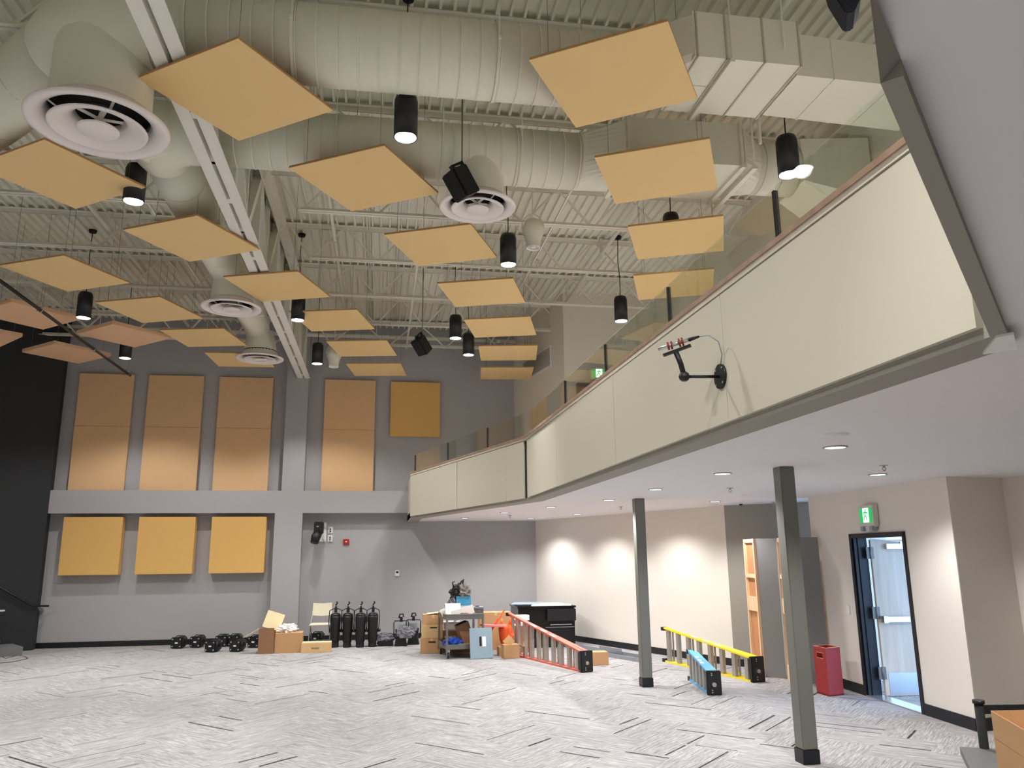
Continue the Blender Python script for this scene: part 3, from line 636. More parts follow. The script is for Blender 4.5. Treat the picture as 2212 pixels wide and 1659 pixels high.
for u0, u1, lab in ((138, 266, 'square gold wall panel below the ledge, nearest the dark wall'), (301, 423, 'square gold wall panel below the ledge, middle of the three'), (458, 576, 'square gold wall panel below the ledge, nearest the pier')):
    a = ony(u0, 1118, Dp+.05).x; b = ony(u1, 1118, Dp+.05).x
    wpanel(a, b, 1.56, 2.84, m_gold, lab, .25, None, gL)

# ================================================================== PENDANTS
def spot(name, parent, W_, col, size, blend, z, rad):
    l = bpy.data.lights.new(name, 'SPOT'); l.energy = W_; l.color = col; l.spot_size = math.radians(size); l.spot_blend = blend; l.shadow_soft_size = rad
    o = bpy.data.objects.new(name, l); C.objects.link(o); o.parent = parent; o.location = (0, 0, z); return o
PZ = 5.98
px = [((876, 298), 'black cylinder pendant nearest the camera, lit, between the two big ducts'),
      ((288, 436), 'black cylinder pendant at left, partly behind a tan ceiling panel tip'),
      ((1098, 572), 'black cylinder pendant just below the middle round diffuser'),
      ((1705, 378), 'black cylinder pendant at right, mirrored in the balcony glass'),
      ((180, 687), 'black cylinder pendant at left in front of the peach panel corner'),
      ((643, 692), 'black cylinder pendant beside the girder, lower half behind a tan panel'),
      ((984, 731), 'black cylinder pendant right of the far hanging speaker'),
      ((1342, 694), 'black cylinder pendant over the balcony against the beige upper wall'),
      ((685, 786), 'black cylinder pendant beside the far bell fan'),
      ((1012, 767), 'black cylinder pendant lowest in the right group of three'),
      ((270, 774), 'black cylinder pendant above the end of the black batten')]
pos = [(onz(*q, PZ), lab) for q, lab in px]
pos.append((C0+ray(1452, 525)*11.56, 'black cylinder pendant hidden behind a tan panel, only its top showing'))
extra = [(-4.6, 4.2), (-1.6, 3.4), (1.4, 2.4), (-4.6, .4), (-1.4, -1.2), (-7.6, 8.0), (-7.9, 13.0), (4.2, 4.6), (4.0, 1.0), (-4.4, -3.6), (-7.4, 3.4), (-7.2, -1.0), (-1.6, -4.8), (3.6, -3.0)]  # unseen pendants; the rear ones added to brighten the ceiling
for i, (x, y) in enumerate(extra): pos.append((Vector((x, y, PZ)), 'black cylinder pendant outside the picture, ' + ['left over the near floor', 'just ahead overhead', 'above the viewer to the right', 'left behind the viewer', 'behind the viewer', 'far left over the middle floor', 'far left near the stage', 'over the near balcony seats', 'over the rear balcony seats', 'rear left', 'left of the viewer near the side wall', 'left rear near the side wall', 'far behind the viewer', 'over the rearmost balcony seats'][i]))
t0 = None
for p, lab in pos:
    if t0 is None:
        t0 = t = thing('pendant_light', lab, 'pendant light', p, 0, 'black cylinder pendants')
        part(t, 'housing', MB().lathe([(.106, .012), (.118, .0), (.118, .40), (.10, .455), (.001, .456)], 32), m_blk)
        part(t, 'reflector', MB().lathe([(.106, .0), (.104, .03), (.09, .05)], 32), m_silver)
        part(t, 'lens', MB().lathe([(.106, .008), (.001, .004)], 32), m_lens)
        part(t, 'cord', MB().tube([(0, 0, .45), (.004, 0, .8), (-.015, .01, 1.15), (0, 0, RZ-PZ-.02)], .007, 6), m_blkm)
        part(t, 'canopy', MB().lathe([(.001, RZ-PZ-.05), (.06, RZ-PZ-.045), (.07, RZ-PZ), (.001, RZ-PZ)], 20), m_blkm)
        spot('bulb', t, PEND_W, PEND_COL, 131, .42, -.01, .09); spot('bulb_core', t, PEND_W*1.25, PEND_COL, 56, 1.0, -.01, .09)
    else: t = dup(t0, p, None, lab, 'black cylinder pendants')

# hanging speakers
def hspeaker(loc, rz, tilt, lab, top):
    t = thing('hanging_speaker', lab, 'speaker', loc, 0); R = Matrix.Rotation(rz, 3, 'Z') @ Matrix.Rotation(tilt, 3, 'X')
    def xf(mb): mb.v = [R @ v for v in mb.v]; return mb
    mb = MB(); P = [(-.13, -.12, -.17), (.13, -.12, -.17), (.09, .12, -.17), (-.09, .12, -.17)]; mb.add(P+[(a, b, .17) for a, b, c in P], [(3, 2, 1, 0), (4, 5, 6, 7)]+[(i, (i+1) % 4, (i+1) % 4+4, i+4) for i in range(4)])
    part(t, 'cabinet', xf(mb), m_blk, bevel=.012)
    part(t, 'front_grille', xf(MB().box((0, -.126, 0), (.23, .01, .31))), m_blkm)
    part(t, 'yoke', xf(MB().bb((-.02, .12, -.08), (.02, .145, .22)).bb((-.02, -.03, .20), (.02, .145, .225)).bb((-.025, -.04, .165), (.025, .0, .22))), m_blk)
    part(t, 'cable_loop', MB().tube([(-.02, .1, .22), (-.13, .11, .18), (-.16, .11, .08), (-.11, .1, .0)], .006, 6), m_blkm)
    part(t, 'drop_rod', MB().cyl((0, 0, .17), (0, 0, top-loc[2]), .010, 6), m_cable)
    part(t, 'deck_clamp', MB().box((0, 0, top-loc[2]-.02), (.1, .08, .04)), m_steel)
p = onz(998, 395, 6.05); hspeaker(p, -1.15, .6, 'nearer hanging black loudspeaker in front of the round diffuser', RZ)
p = onz(912, 746, 5.95); hspeaker(p, -.9, .75, 'smaller far hanging black loudspeaker against the grey end wall', RZ)
p = Vector((2.70, 3.80, 5.0))
t = thing('line_array_speaker', 'large dark fin-shaped loudspeaker at the top right edge beside the balcony', 'speaker', p)
mb = MB()
for k in range(2): pass
prof = [(-.15, .62), (-.10, .25), (.0, -.02), (.07, -.02), (.13, .10), (.17, .30), (.16, .62)]
mb.add([(a, -.12, z) for a, z in prof]+[(a, .16, z) for a, z in prof], [tuple(range(7)), tuple(range(7, 14))[::-1]]+[(i, (i+1) % 7, (i+1) % 7+7, i+7) for i in range(7)])
mb.v = [Matrix.Rotation(-.5, 3, 'Z') @ (v*.72+Vector((0,0,.05))) for v in mb.v]
part(t, 'cabinet', mb, m_navy, bevel=.01)
mb = MB().bb((-.02, -.095, .18), (.09, -.085, .46)); mb.v = [Matrix.Rotation(-.5, 3, 'Z') @ v for v in mb.v]; part(t, 'front_grille', mb, m_navy)
part(t, 'drop_rod', MB().cyl((0, 0, .6), (0, 0, RZ-5.0), .012, 6), m_cable)
# bell fans
def bell(loc, lab, k=1):
    t = thing('bell_fan', lab, 'fan', loc)
    part(t, 'body', MB().lathe([(.001, .42), (.06, .42), (.12, .38), (.155, .30), (.16, .24), (.155, .20), (.115, .10), (.10, .0), (.105, -.02)], 28), m_duct)
    part(t, 'nozzle_ring', MB().lathe([(.105, -.02), (.10, -.035), (.085, -.03), (.082, .02)], 28), m_diff)
    part(t, 'nozzle_vanes', MB().box((0, 0, -.0), (.15, .015, .03)).box((0, 0, -.0), (.015, .15, .03)).cyl((0, 0, -.02), (0, 0, .03), .035, 10), m_duct)
    mb = MB().tube([(.17*math.cos(a), 0, .26+.24*math.sin(a)) for a in [i*PI/10 for i in range(11)]], .009, 6); part(t, 'hoop', mb, m_steel)
    part(t, 'drop_rod', MB().cyl((0, 0, .5), (0, 0, RZ-loc[2]), .009, 6), m_steel)
p = onz(1152, 532, 6.30); bell(p, 'pale bell-shaped ceiling fan hanging right of the middle diffuser')
p = onz(721, 790, 5.95); bell(p, 'pale bell-shaped ceiling fan peeping below a far tan panel')
# batten
t = thing('lighting_batten', 'long dark steel batten pipe hanging at left, pointing at the end wall', 'pipe', (-5.57, 18.25, 5.9))
part(t, 'pipe', MB().cyl((-5.57, 18.25, 5.9), (-5.57, 8.0, 5.9), .028, 14), m_rail, True)
for y in (18.05, 15.9, 13.4, 10.8):
    part(t, 'clamp', MB().ring([(-5.57, y-.02, 5.9), (-5.57, y+.02, 5.9)], .045, 12, False).tube([(-5.62, y, 5.95), (-5.57, y, 6.06), (-5.52, y, 5.95), (-5.62, y, 5.95)], .008, 6), m_galv, True)
    part(t, 'cable', MB().cyl((-5.57, y, 6.05), (-5.57, y, RZ), .003, 5), m_cable, True)

# ================================================================== SOFFIT FITTINGS
dl = [((1804, 966), 'largest lit downlight in the white soffit, beside the blank round cover'), ((1561, 1023), 'lit soffit downlight left of the near column head'),
      ((1416, 1057), 'lit soffit downlight just right of the far column head'), ((1315, 1080), 'lit soffit downlight just left of the far column head'),
      ((1190, 1095), 'lit soffit downlight below the balcony corner'), ((1090, 1107), 'lit soffit downlight left of the balcony corner, near the edge strip'),
      ((1004, 1119), 'lit soffit downlight nearest the left end of the balcony'), ((1146, 1120), 'lit soffit downlight above the corner of grey and beige walls'),
      ((1247, 1110), 'lit soffit downlight close to the beige wall with light scallops'), ((1545, 1083), 'lit soffit downlight in front of the shaded alcove'),
      ((1896, 1025), 'lit soffit downlight above the exit sign')]
t0 = None
dpos = [(onz(*q, 2.727), lab) for q, lab in dl]
for x, y, lab in ((3.55, 3.2, 'soffit downlight outside the picture to the right of the viewer'), (4.75, 14.2, 'soffit downlight along the beige wall, hidden by the far column head')): dpos.append((Vector((x, y, 2.727)), lab))
for p, lab in dpos:
    if t0 is None:
        t0 = t = thing('downlight', lab, 'downlight', p, 0, 'recessed soffit downlights')
        part(t, 'trim_ring', MB().lathe([(.098, .003), (.098, -.006), (.082, -.008), (.08, .001)], 28), m_galv)
        part(t, 'lens', MB().lathe([(.083, -.004), (.001, -.006)], 28), m_lensd)
        spot('bulb', t, DOWN_W, DOWN_COL, 138, .65, -.02, .08)
    else: t = dup(t0, p, None, lab, 'recessed soffit downlights')
def sprink(u, v, lab):
    p = onz(u, v, 2.73); t = thing('ceiling_sprinkler', lab, 'sprinkler', p, 0, 'soffit sprinkler heads')
    part(t, 'escutcheon', MB().lathe([(.045, 0), (.04, -.006), (.001, -.008)], 16), m_alu)
    part(t, 'frame', MB().cyl((0, 0, 0), (0, 0, -.025), .012, 8).tube([(-.012, 0, -.02), (-.02, 0, -.04), (0, 0, -.055), (.02, 0, -.04), (.012, 0, -.02)], .004, 5), m_alu)
    part(t, 'deflector', MB().cyl((0, 0, -.055), (0, 0, -.058), .018, 12), m_alu)
sprink(1909, 1005, 'sprinkler head above the downlight over the exit'); sprink(1577, 1054, 'sprinkler head left of the near column'); sprink(1341, 1094, 'sprinkler head left of the far column')
sprink(1102, 1113, 'small sprinkler head among the far downlights'); sprink(1671, 1084, 'sprinkler head behind the near column')
def cover(u, v, r, lab, nm='blank_cover', cat='cover'):
    p = onz(u, v, 2.73); single(nm, lab, cat, MB().lathe([(r, 0), (r-.01, -.012), (.001, -.016)], 28), m_soffit, p)
cover(1803, 938, .10, 'flat white round cover in the soffit beside the largest downlight'); cover(1855, 1056, .06, 'small white round cover in the soffit left of the exit sign'); cover(1609, 1068, .035, 'tiny round soffit plate between alcove and near column')
p = onz(1600, 1086, 2.73); t = thing('dome_camera', 'tiny black dome camera under the soffit by the alcove', 'camera', p); part(t, 'base', MB().lathe([(.04, 0), (.04, -.02), (.001, -.02)], 14), m_white); part(t, 'dome', MB().lathe([(.03, -.02), (.026, -.04), (.001, -.052)], 14), m_blk)

# ================================================================== COLUMNS
for (x, y), lab in (((3.915, 11.735), 'grey square steel column with black base, further one'), ((3.955, 7.30), 'grey square steel column with black base, nearest the camera')):
    t = thing('column', lab, 'column', (x, y, 0), 0, 'grey steel columns')
    part(t, 'shaft', MB().bb((-.076, -.076, .125), (.076, .076, 2.73)), m_col, bevel=.008)
    part(t, 'base_wrap', MB().bb((-.083, -.083, 0), (.083, .083, .125)), m_base, bevel=.004)

# ================================================================== EXIT SIGNS
def exit_sign(loc, rz, lab, lamps=True, flip=1):
    t = thing('exit_sign', lab, 'exit sign', loc, rz)      # faces local -Y
    part(t, 'housing', MB().bb((-.19, -.07, 0), (.19, 0, .29)), m_exit_body, bevel=.012)
    part(t, 'green_face', MB().bb((-.15, -.074, .055), (.15, -.07, .25)), m_green)
    part(t, 'white_doorway', MB().bb((-.055*1-.01, -.077, .06), (.075, -.073, .247)), m_exw)
    s = flip; mb = MB()
    mb.cyl((.01, -.0775, .222), (.01, -.0785, .222), .014, 10)
    for a, b in (((.005, .205), (-.005, .15)), ((.0, .20), (-.04*s, .185)), ((-.04*s, .185), (-.045*s, .165)), ((.005, .20), (.04*s, .18)), ((.04*s, .18), (.052*s, .195)), ((-.005, .15), (-.035*s, .12)), ((-.035*s, .12), (-.05*s, .085)), ((-.005, .15), (.025*s, .125)), ((.025*s, .125), (.03*s, .085))):
        mb.beam((a[0], -.078, a[1]), (b[0], -.078, b[1]), .018, .003, (0, 1, 0))
    part(t, 'running_figure', mb, m_green)
    if lamps:
        for x in (-.11, .11):
            part(t, 'lamp_head', MB().bb((x-.05, -.085, -.055), (x+.05, -.01, .012)), m_galv, bevel=.01)
        part(t, 'lamp_bridge', MB().bb((-.06, -.06, -.06), (.06, -.01, .0)), m_exit_body)
aW = math.atan2(-nW.x, nW.y)
rzW = math.atan2(dW.y, dW.x) + PI   # local +X along -dW so the face (local -Y) looks to -nW
P = W(1.66, -.005, 2.22); exit_sign(P, math.atan2(-dW.y, -dW.x), 'green and white running-figure exit sign above the open door')
P = ony(1293, 822, 16.25); exit_sign(Vector((P.x, 16.27, P.z)), -.05, 'green and white running-figure exit sign above the balcony door', True)

# wall bits
def wbox(lab, nm, cat, c, d, m): return single(nm, lab, cat, MB().box((0, 0, 0), d), m, c, bevel=.004)
P = W(2.50, -.008, 1.10); single('light_switch', 'white light switch plate left of the open door', 'switch', MB().prism([W(2.46, -.012)-P+Vector((0, 0, 1.1)), W(2.54, -.012)-P+Vector((0, 0, 1.1)), W(2.54, 0)-P+Vector((0, 0, 1.1)), W(2.46, 0)-P+Vector((0, 0, 1.1))], -.06, .06), m_white, P)
P = ony(858, 1239, Dr); t = thing('thermostat', 'small white thermostat on the grey wall right of the alarm', 'thermostat', (P.x, Dr, P.z-.06))
part(t, 'body', MB().bb((-.05, -.03, 0), (.05, 0, .14)), m_white, bevel=.006); part(t, 'display', MB().bb((-.028, -.032, .07), (.028, -.03, .115)), m_blkm)
P = ony(748, 1171, Dr); t = thing('fire_alarm', 'red fire alarm sounder on the grey wall', 'alarm', (P.x, Dr, P.z-.06))
part(t, 'body', MB().bb((-.07, -.05, 0), (.07, 0, .13)), m_firered, bevel=.01); part(t, 'white_mark', MB().add([(-.03, -.052, .08), (.03, -.052, .08), (0, -.052, .05)], [(0, 1, 2)]), m_white)
# moving light on the wall
t = thing('wall_spotlight', 'black spotlight on a white wall plate high below the ledge', 'spotlight', (-1.41, Dr, 2.38))
part(t, 'wall_plate', MB().bb((-.17, -.03, -.05), (.17, 0, .32)), m_white, True) if False else part(t, 'wall_plate', MB().bb((-.15, -.03, -.12), (.15, 0, .33)), m_white)
part(t, 'arm', MB().bb((-.05, -.30, .18), (.05, -.03, .28)), m_blk)
part(t, 'body', MB().bb((-.11, -.48, .05), (.11, -.22, .33)), m_blk, bevel=.02)
part(t, 'head', MB().ring([(0, -.40, .10), (-.05, -.46, -.02), (-.08, -.50, -.16)], [.10, .11, .09], 16), m_blk)
part(t, 'vent_dots', MB().box((-.02, -.485, .22), (.05, .006, .03)), m_silver)
for z, lab in ((2.45, 'upper white socket box right of the wall spotlight'), (2.26, 'lower white socket box right of the wall spotlight')):
    P = ony(714, 1145, Dr); t = thing('socket_box', lab, 'socket', (P.x, Dr, z)); part(t, 'plate', MB().bb((-.055, -.04, 0), (.055, 0, .16)), m_white, bevel=.004)
    part(t, 'plug', MB().box((0, -.05, .10), (.03, .03, .03)).box((0, -.05, .05), (.03, .02, .03)), m_blkm)
P = ony(712, 1150, Dr-.05); single('power_cord', 'dark cord looping from the spotlight to the socket boxes', 'cord', MB().tube([(-.18, 0, .12), (-.05, -.01, .09), (.0, -.01, .10)], .006, 6).tube([(.02, -.01, -.12), (.0, -.02, -.22), (-.08, -.02, -.26), (-.16, 0, -.15)], .008, 6), m_galv, (P.x, P.y, P.z))
# return air grille on the angled upper wall
gd = Vector((.6, -3.16, 0)).normalized(); gn_ = Vector((-gd.y, gd.x, 0))*-1
t = thing('air_grille', 'large rectangular return air grille on the angled beige upper wall', 'grille', (3.42, 19.1, 6.12))
g0 = Vector((3.33, 19.62, 0)) + gd*.65
def gq(a, b, o0, o1, z0, z1, mb): return mb.prism([g0+gd*a+gn_*o0, g0+gd*b+gn_*o0, g0+gd*b+gn_*o1, g0+gd*a+gn_*o1], z0, z1)
mb = MB(); gq(0, 1.85, 0, .02, 6.12, 6.17, mb); gq(0, 1.85, 0, .02, 6.60, 6.65, mb); gq(0, .05, 0, .02, 6.17, 6.6, mb); gq(1.80, 1.85, 0, .02, 6.17, 6.6, mb)
part(t, 'frame', mb, m_diff, True); part(t, 'backing', gq(.05, 1.80, 0, .004, 6.17, 6.6, MB()), m_grille, True)
mb = MB()
for i in range(14): gq(.05, 1.80, .004, .014, 6.18+i*.03, 6.19+i*.03, mb)
part(t, 'slats', mb, m_grille, True)['kind'] = 'stuff'
# mic on the fascia
mp = Vector((2.272-.03, 4.864, 3.06)); t = thing('microphone_mount', 'black wall-mounted arm holding a slim microphone on the balcony front', 'microphone', mp)
part(t, 'wall_flange', MB().cyl((0, 0, 0), (-.015, 0, 0), .085, 24), m_blk)
part(t, 'screws', MB().cyl((-.015, .05, .05), (-.02, .05, .05), .008, 6).cyl((-.015, -.05, .05), (-.02, -.05, .05), .008, 6).cyl((-.015, .05, -.05), (-.02, .05, -.05), .008, 6).cyl((-.015, -.05, -.05), (-.02, -.05, -.05), .008, 6), m_silver)
part(t, 'arm', MB().cyl((-.01, 0, 0), (-.235, .03, .0), .011, 10).blob((-.25, .03, 0), (.075, .075, .075), 0, 0, 2).tube([(-.25, .03, 0), (-.27, .03, .09), (-.30, .03, .17)], .018, 10), m_blk)
part(t, 'clip_bar', MB().beam((-.37, .08, .155), (-.21, -.02, .205), .025, .018), m_blk)
part(t, 'shock_mount', MB().ring([(-.345, .06, .215), (-.335, .055, .217)], .028, 10, False).ring([(-.325, .05, .219), (-.315, .045, .22)], .028, 10, False).ring([(-.28, .02, .23), (-.27, .015, .232)], .03, 10, False).ring([(-.262, .01, .234), (-.252, .005, .236)], .03, 10, False), m_micred)
part(t, 'microphone', MB().cyl((-.40, .09, .20), (-.22, -.015, .245), .013, 10), m_silver)
part(t, 'connector', MB().cyl((-.22, -.015, .245), (-.16, -.05, .26), .015, 10, .007), m_blk)
part(t, 'cable', MB().tube([(-.16, -.05, .26), (-.10, -.07, .265), (-.04, -.08, .22), (-.012, -.06, .14), (-.012, -.02, .06)], .004, 6), m_galv)

# ================================================================== THINGS ON THE FLOOR
def F(u, v): return onz(u, v, 0)
# floor-standing black lights
def parlight(t0, p, rz, lab):
    if t0: return dup(t0, p, rz, lab, 'black stage lights lying on the carpet')
    t = thing('stage_light', lab, 'stage light', p, rz, 'black stage lights lying on the carpet'); t.scale = (.86, .86, .82)
    part(t, 'back_plate', MB().box((0, -.14, .15), (.30, .05, .28)), m_blk, bevel=.02)
    part(t, 'body', MB().ring([(0, -.12, .14), (0, .0, .15), (0, .12, .15), (0, .17, .14)], [.13, .15, .15, .11], 20), m_blk)
    mb = MB()
    for x in (-.10, .10):
        for z in (.06, .24): mb.cyl((x, -.165, z), (x, -.18, z), .018, 10)
    part(t, 'corner_screws', mb, m_silver); part(t, 'rating_label', MB().box((0, -.167, .15), (.07, .004, .035)), m_paper)
    part(t, 'yoke', MB().tube([(-.15, 0, .15), (-.17, .05, .25), (-.10, .06, .31), (.10, .06, .31), (.17, .05, .25), (.15, 0, .15)], .012, 6), m_blk)
    return t
pl = [((383, 1402), .10, 'black stage light at the left end of the row on the carpet'), ((424, 1400), .05, 'black stage light second from the left, back row'), ((458, 1410), -.05, 'black stage light in the front, third from the left'),
      ((478, 1398), .2, 'black stage light behind the front third one'), ((511, 1409), .0, 'black stage light in the front beside the open carton'), ((505, 1397), .15, 'black stage light behind the front one near the open carton'),
      ((549, 1400), .1, 'black stage light half hidden by the open carton'), ((684, 1392), 0, 'black stage light under the folding chair')]
t0 = None
for q, rz, lab in pl:
    r = parlight(t0, F(*q)+Vector((0, .16, 0)), rz-.35, lab); t0 = t0 or r
# folding chair
p = F(688, 1393); p.y = 18.6; p.x = -1.24
t = thing('folding_chair', 'cream plastic folding chair against the grey wall', 'chair', (p.x, 18.62, 0), -.05)
part(t, 'seat', MB().box((0, -.02, .45), (.45, .42, .035)), m_chairp, bevel=.015)
mb = MB(); n_ = 8
for i in range(n_):
    a = (i-3.5)/8*.9; mb.box((.052*(i-3.5), .235+.03*math.cos(a*2)-.02, .745+.008*abs(i-3.5)/2), (.054, .02, .27), rz=-a*.3)
part(t, 'backrest', mb, m_chairp)
for s in (-1, 1):
    part(t, 'leg', MB().tube([(s*.215, .27, .88), (s*.22, .22, .60), (s*.225, -.03, .40), (s*.225, -.24, .01)], .013, 8), m_chairf)
    part(t, 'leg', MB().tube([(s*.20, -.16, .44), (s*.205, .05, .24), (s*.21, .27, .01)], .012, 8), m_chairf)
part(t, 'stretcher', MB().cyl((-.21, .2, .09), (.21, .2, .09), .01, 6).cyl((-.225, -.2, .08), (.225, -.2, .08), .01, 6), m_chairf)
# ellipsoidal fixtures standing
def ellip(t0, p, rz, lab):
    if t0: return dup(t0, p, rz, lab, 'tall black spotlights standing by the wall')
    t = thing('standing_spotlight', lab, 'spotlight', p, rz, 'tall black spotlights standing by the wall')
    part(t, 'barrel', MB().lathe([(.001, 0), (.085, 0), (.09, .02), (.085, .10), (.10, .14), (.115, .62), (.11, .64), (.001, .64)], 24), m_blk)
    part(t, 'silver_rim', MB().lathe([(.11, .64), (.112, .655), (.10, .69), (.06, .71), (.001, .71)], 24), m_rail)
    part(t, 'yoke', MB().tube([(-.12, 0, .30), (-.14, 0, .55), (-.13, 0, .76), (-.05, 0, .80), (.05, 0, .80), (.13, 0, .76), (.14, 0, .55), (.12, 0, .30)], .011, 6), m_blk)
    part(t, 'clamp', MB().bb((-.03, -.03, .72), (.03, .03, .82)).tube([(0, 0, .82), (.0, -.02, .88), (.03, 0, .92), (.01, 0, .95)], .018, 6), m_blk)
    part(t, 'clamp_bolt', MB().cyl((-.05, -.02, .86), (.05, -.02, .86), .010, 6), m_silver)
    part(t, 'side_knob', MB().cyl((.10, 0, .34), (.17, 0, .34), .03, 8), m_blk)
    part(t, 'lens_foot', MB().bb((-.06, -.11, .0), (.06, -.08, .10)), m_blk)
    return t
t0 = None
for q, rz, lab in (((722, 1399), .1, 'tall black spotlight standing nearest the folding chair'), ((749, 1399), -.1, 'tall black spotlight, second from the chair'), ((777, 1399), .05, 'tall black spotlight, third from the chair'), ((804, 1398), -.05, 'tall black spotlight, furthest from the chair')):
    r = ellip(t0, F(*q)+Vector((0, .1, 0)), rz, lab); t0 = t0 or r
# short fresnel fixtures
def fres(p, rz, lab):
    t = thing('box_spotlight', lab, 'spotlight', p, rz)
    part(t, 'housing', MB().add([(-.13, -.12, 0), (.13, -.12, 0), (.13, .12, 0), (-.13, .12, 0), (-.10, -.12, .16), (.10, -.12, .16), (.10, .12, .16), (-.10, .12, .16), (-.12, -.12, .34), (.12, -.12, .34), (.12, .12, .34), (-.12, .12, .34)],
         [(3, 2, 1, 0), (0, 1, 5, 4), (1, 2, 6, 5), (2, 3, 7, 6), (3, 0, 4, 7), (4, 5, 9, 8), (5, 6, 10, 9), (6, 7, 11, 10), (7, 4, 8, 11), (8, 9, 10, 11)]), m_blk)
    part(t, 'yoke', MB().tube([(-.15, 0, .18), (-.16, 0, .48), (-.14, 0, .52), (.14, 0, .52), (.16, 0, .48), (.15, 0, .18)], .012, 6), m_blk)
    part(t, 'clamp', MB().bb((-.03, -.03, .50), (.03, .03, .60)).tube([(-.05, 0, .58), (-.03, 0, .66), (.04, 0, .66), (.05, 0, .60)], .018, 6), m_blk)
    part(t, 'gel_frame', MB().bb((-.09, -.125, .30), (.09, -.118, .46)), m_galv)
fres(F(866, 1396)+Vector((.0, .12, 0)), .05, 'short black spotlight partly wrapped in clear plastic'); fres(F(890, 1393)+Vector((.03, .12, 0)), -.1, 'short black spotlight with an open yoke beside the carton stack')
p = F(834, 1396); t = thing('lying_spotlight', 'black spotlight lying flat and wrapped in plastic', 'spotlight', p+Vector((0, .1, 0)))
part(t, 'housing', MB().bb((-.16, -.1, 0), (.15, .1, .13)).bb((-.2, -.06, .02), (-.14, .06, .10)), m_blk, bevel=.02)
single('plastic_wrap', 'crumpled clear plastic over the lying black spotlight', 'plastic bag', MB().blob((0, 0, .05), (.42, .22, .20), 5, .4, 4, 3), m_bag, p+Vector((-.02, .1, .12)))
p = F(866, 1396); single('plastic_wrap', 'crumpled clear plastic draped between the two short spotlights', 'plastic bag', MB().blob((0, 0, 0), (.36, .14, .26), 9, .45, 4, 3), m_bag, p+Vector((.1, -.02, .28)))
# cartons
def carton(lab, p, d, rz=0, m=m_card, flaps=None, grp=None, tape=True, nm='carton'):
    t = thing(nm, lab, 'box', p, rz, grp); x, y, z = d
    part(t, 'box_body', MB().bb((-x/2, -y/2, 0), (x/2, y/2, z)), m, bevel=.004)
    if tape: part(t, 'tape', MB().bb((-.025, -y/2-.001, z-.06), (.025, y/2+.001, z+.0015)), m_card2)
    return t
# open carton with flaps
p = F(600, 1412); t = thing('open_carton', 'open brown carton with raised flaps and a crumpled cloth on it', 'box', (-1.95, 17.35, 0), .03)
part(t, 'box_body', MB().bb((-.10, -.02, 0), (.44, .40, .39)), m_card, bevel=.004)
part(t, 'flap', MB().bb((-.42, -.06, 0), (-.12, -.045, .50)), m_cardd, label='dark standing flap')
part(t, 'flap', MB().beam((-.22, .25, .46), (-.12, .32, .78), .36, .01, (0, 1, 0)), m_cardin, label='pale raised flap')
part(t, 'flap', MB().beam((-.44, .12, .48), (-.72, .14, .32), .2, .01, (0, 0, 1)), m_cardin)
part(t, 'side_wall', MB().bb((-.42, -.045, 0), (-.40, .40, .46)).bb((-.42, .38, 0), (-.10, .40, .46)), m_card)
single('crumpled_cloth', 'crumpled pale cloth lying on the open carton', 'cloth', MB().blob((0, 0, 0), (.36, .26, .17), 4, .8, 4, 3), m_paper, (-1.84, 17.55, .455))
t = carton('long low carton marked fragile in front of the folding chair', (-1.22, 17.36, 0), (.60, .22, .19), .02, m_card2)
part(t, 'open_edge', MB().bb((-.28, -.1, .19), (.30, .10, .205)), m_cardin)
def text(parent, s, loc, size, m, rot=(PI/2, 0, 0), depth=.001):
    cu = bpy.data.curves.new('lettering', 'FONT'); cu.body = s; cu.size = size; cu.align_x = 'CENTER'; cu.extrude = depth
    o = bpy.data.objects.new('lettering', cu); o.data.materials.append(m)
    C.objects.link(o); bpy.context.view_layer.update(); me = bpy.data.meshes.new_from_object(o); C.objects.unlink(o); bpy.data.objects.remove(o)
    o = bpy.data.objects.new('lettering', me); C.objects.link(o); o.parent = parent; o.location = loc; o.rotation_euler = rot; return o
text(t, 'FRAGILE', (-.02, -.115, .075), .042, mat('stamp_brown', (90, 50, 40), .8))
# carton stack left of the cart
t = carton('bottom carton of the stack left of the grey cart', (1.09, 16.70, 0), (.44, .42, .29), -.06, m_card); part(t, 'handle_slot', MB().bb((-.06, -.215, .21), (.08, -.21, .235)), m_blkm); part(t, 'shipping_label', MB().bb((-.222, -.12, .05), (-.2205, .02, .20)).bb((-.2225, -.15, .18), (-.2215, -.10, .26)), m_paper)
t = carton('middle carton of the stack left of the grey cart', (1.10, 16.72, .292), (.40, .42, .26), .02, m_card2); part(t, 'handle_slot', MB().bb((-.06, -.215, .19), (.08, -.21, .215)), m_blkm)
t = carton('top carton of the stack left of the grey cart', (1.11, 16.72, .554), (.40, .40, .19), -.02, m_card)
part(t, 'flap', MB().beam((-.12, -.02, .20), (.2, -.04, .235), .36, .008, (0, 0, 1)), m_cardin)
# cart
c0 = F(965, 1424); t = thing('utility_cart', 'grey metal two-shelf utility cart heaped with odds and ends', 'cart', (c0.x, c0.y, 0), .10)
cw, cd, ch = .70, .85, .80
for x, y in ((0, 0), (cw, 0), (0, cd), (cw, cd)): part(t, 'corner_post', MB().box((x, y, ch/2+.05), (.035, .035, ch-.10)), m_tool)
for z in (.17, ch-.09):
    mb = MB().bb((0, 0, z), (cw, cd, z+.012))
    mb.bb((-.015, -.015, z), (cw+.015, 0, z+.09)).bb((-.015, cd, z), (cw+.015, cd+.015, z+.09)).bb((-.015, 0, z), (0, cd, z+.09)).bb((cw, 0, z), (cw+.015, cd, z+.09))
    part(t, 'shelf_tray', mb, m_tool)
part(t, 'edge_trim', MB().bb((-.02, -.02, ch), (cw+.02, -.005, ch+.015)).bb((-.02, -.02, ch), (-.005, cd, ch+.015)), m_silver)
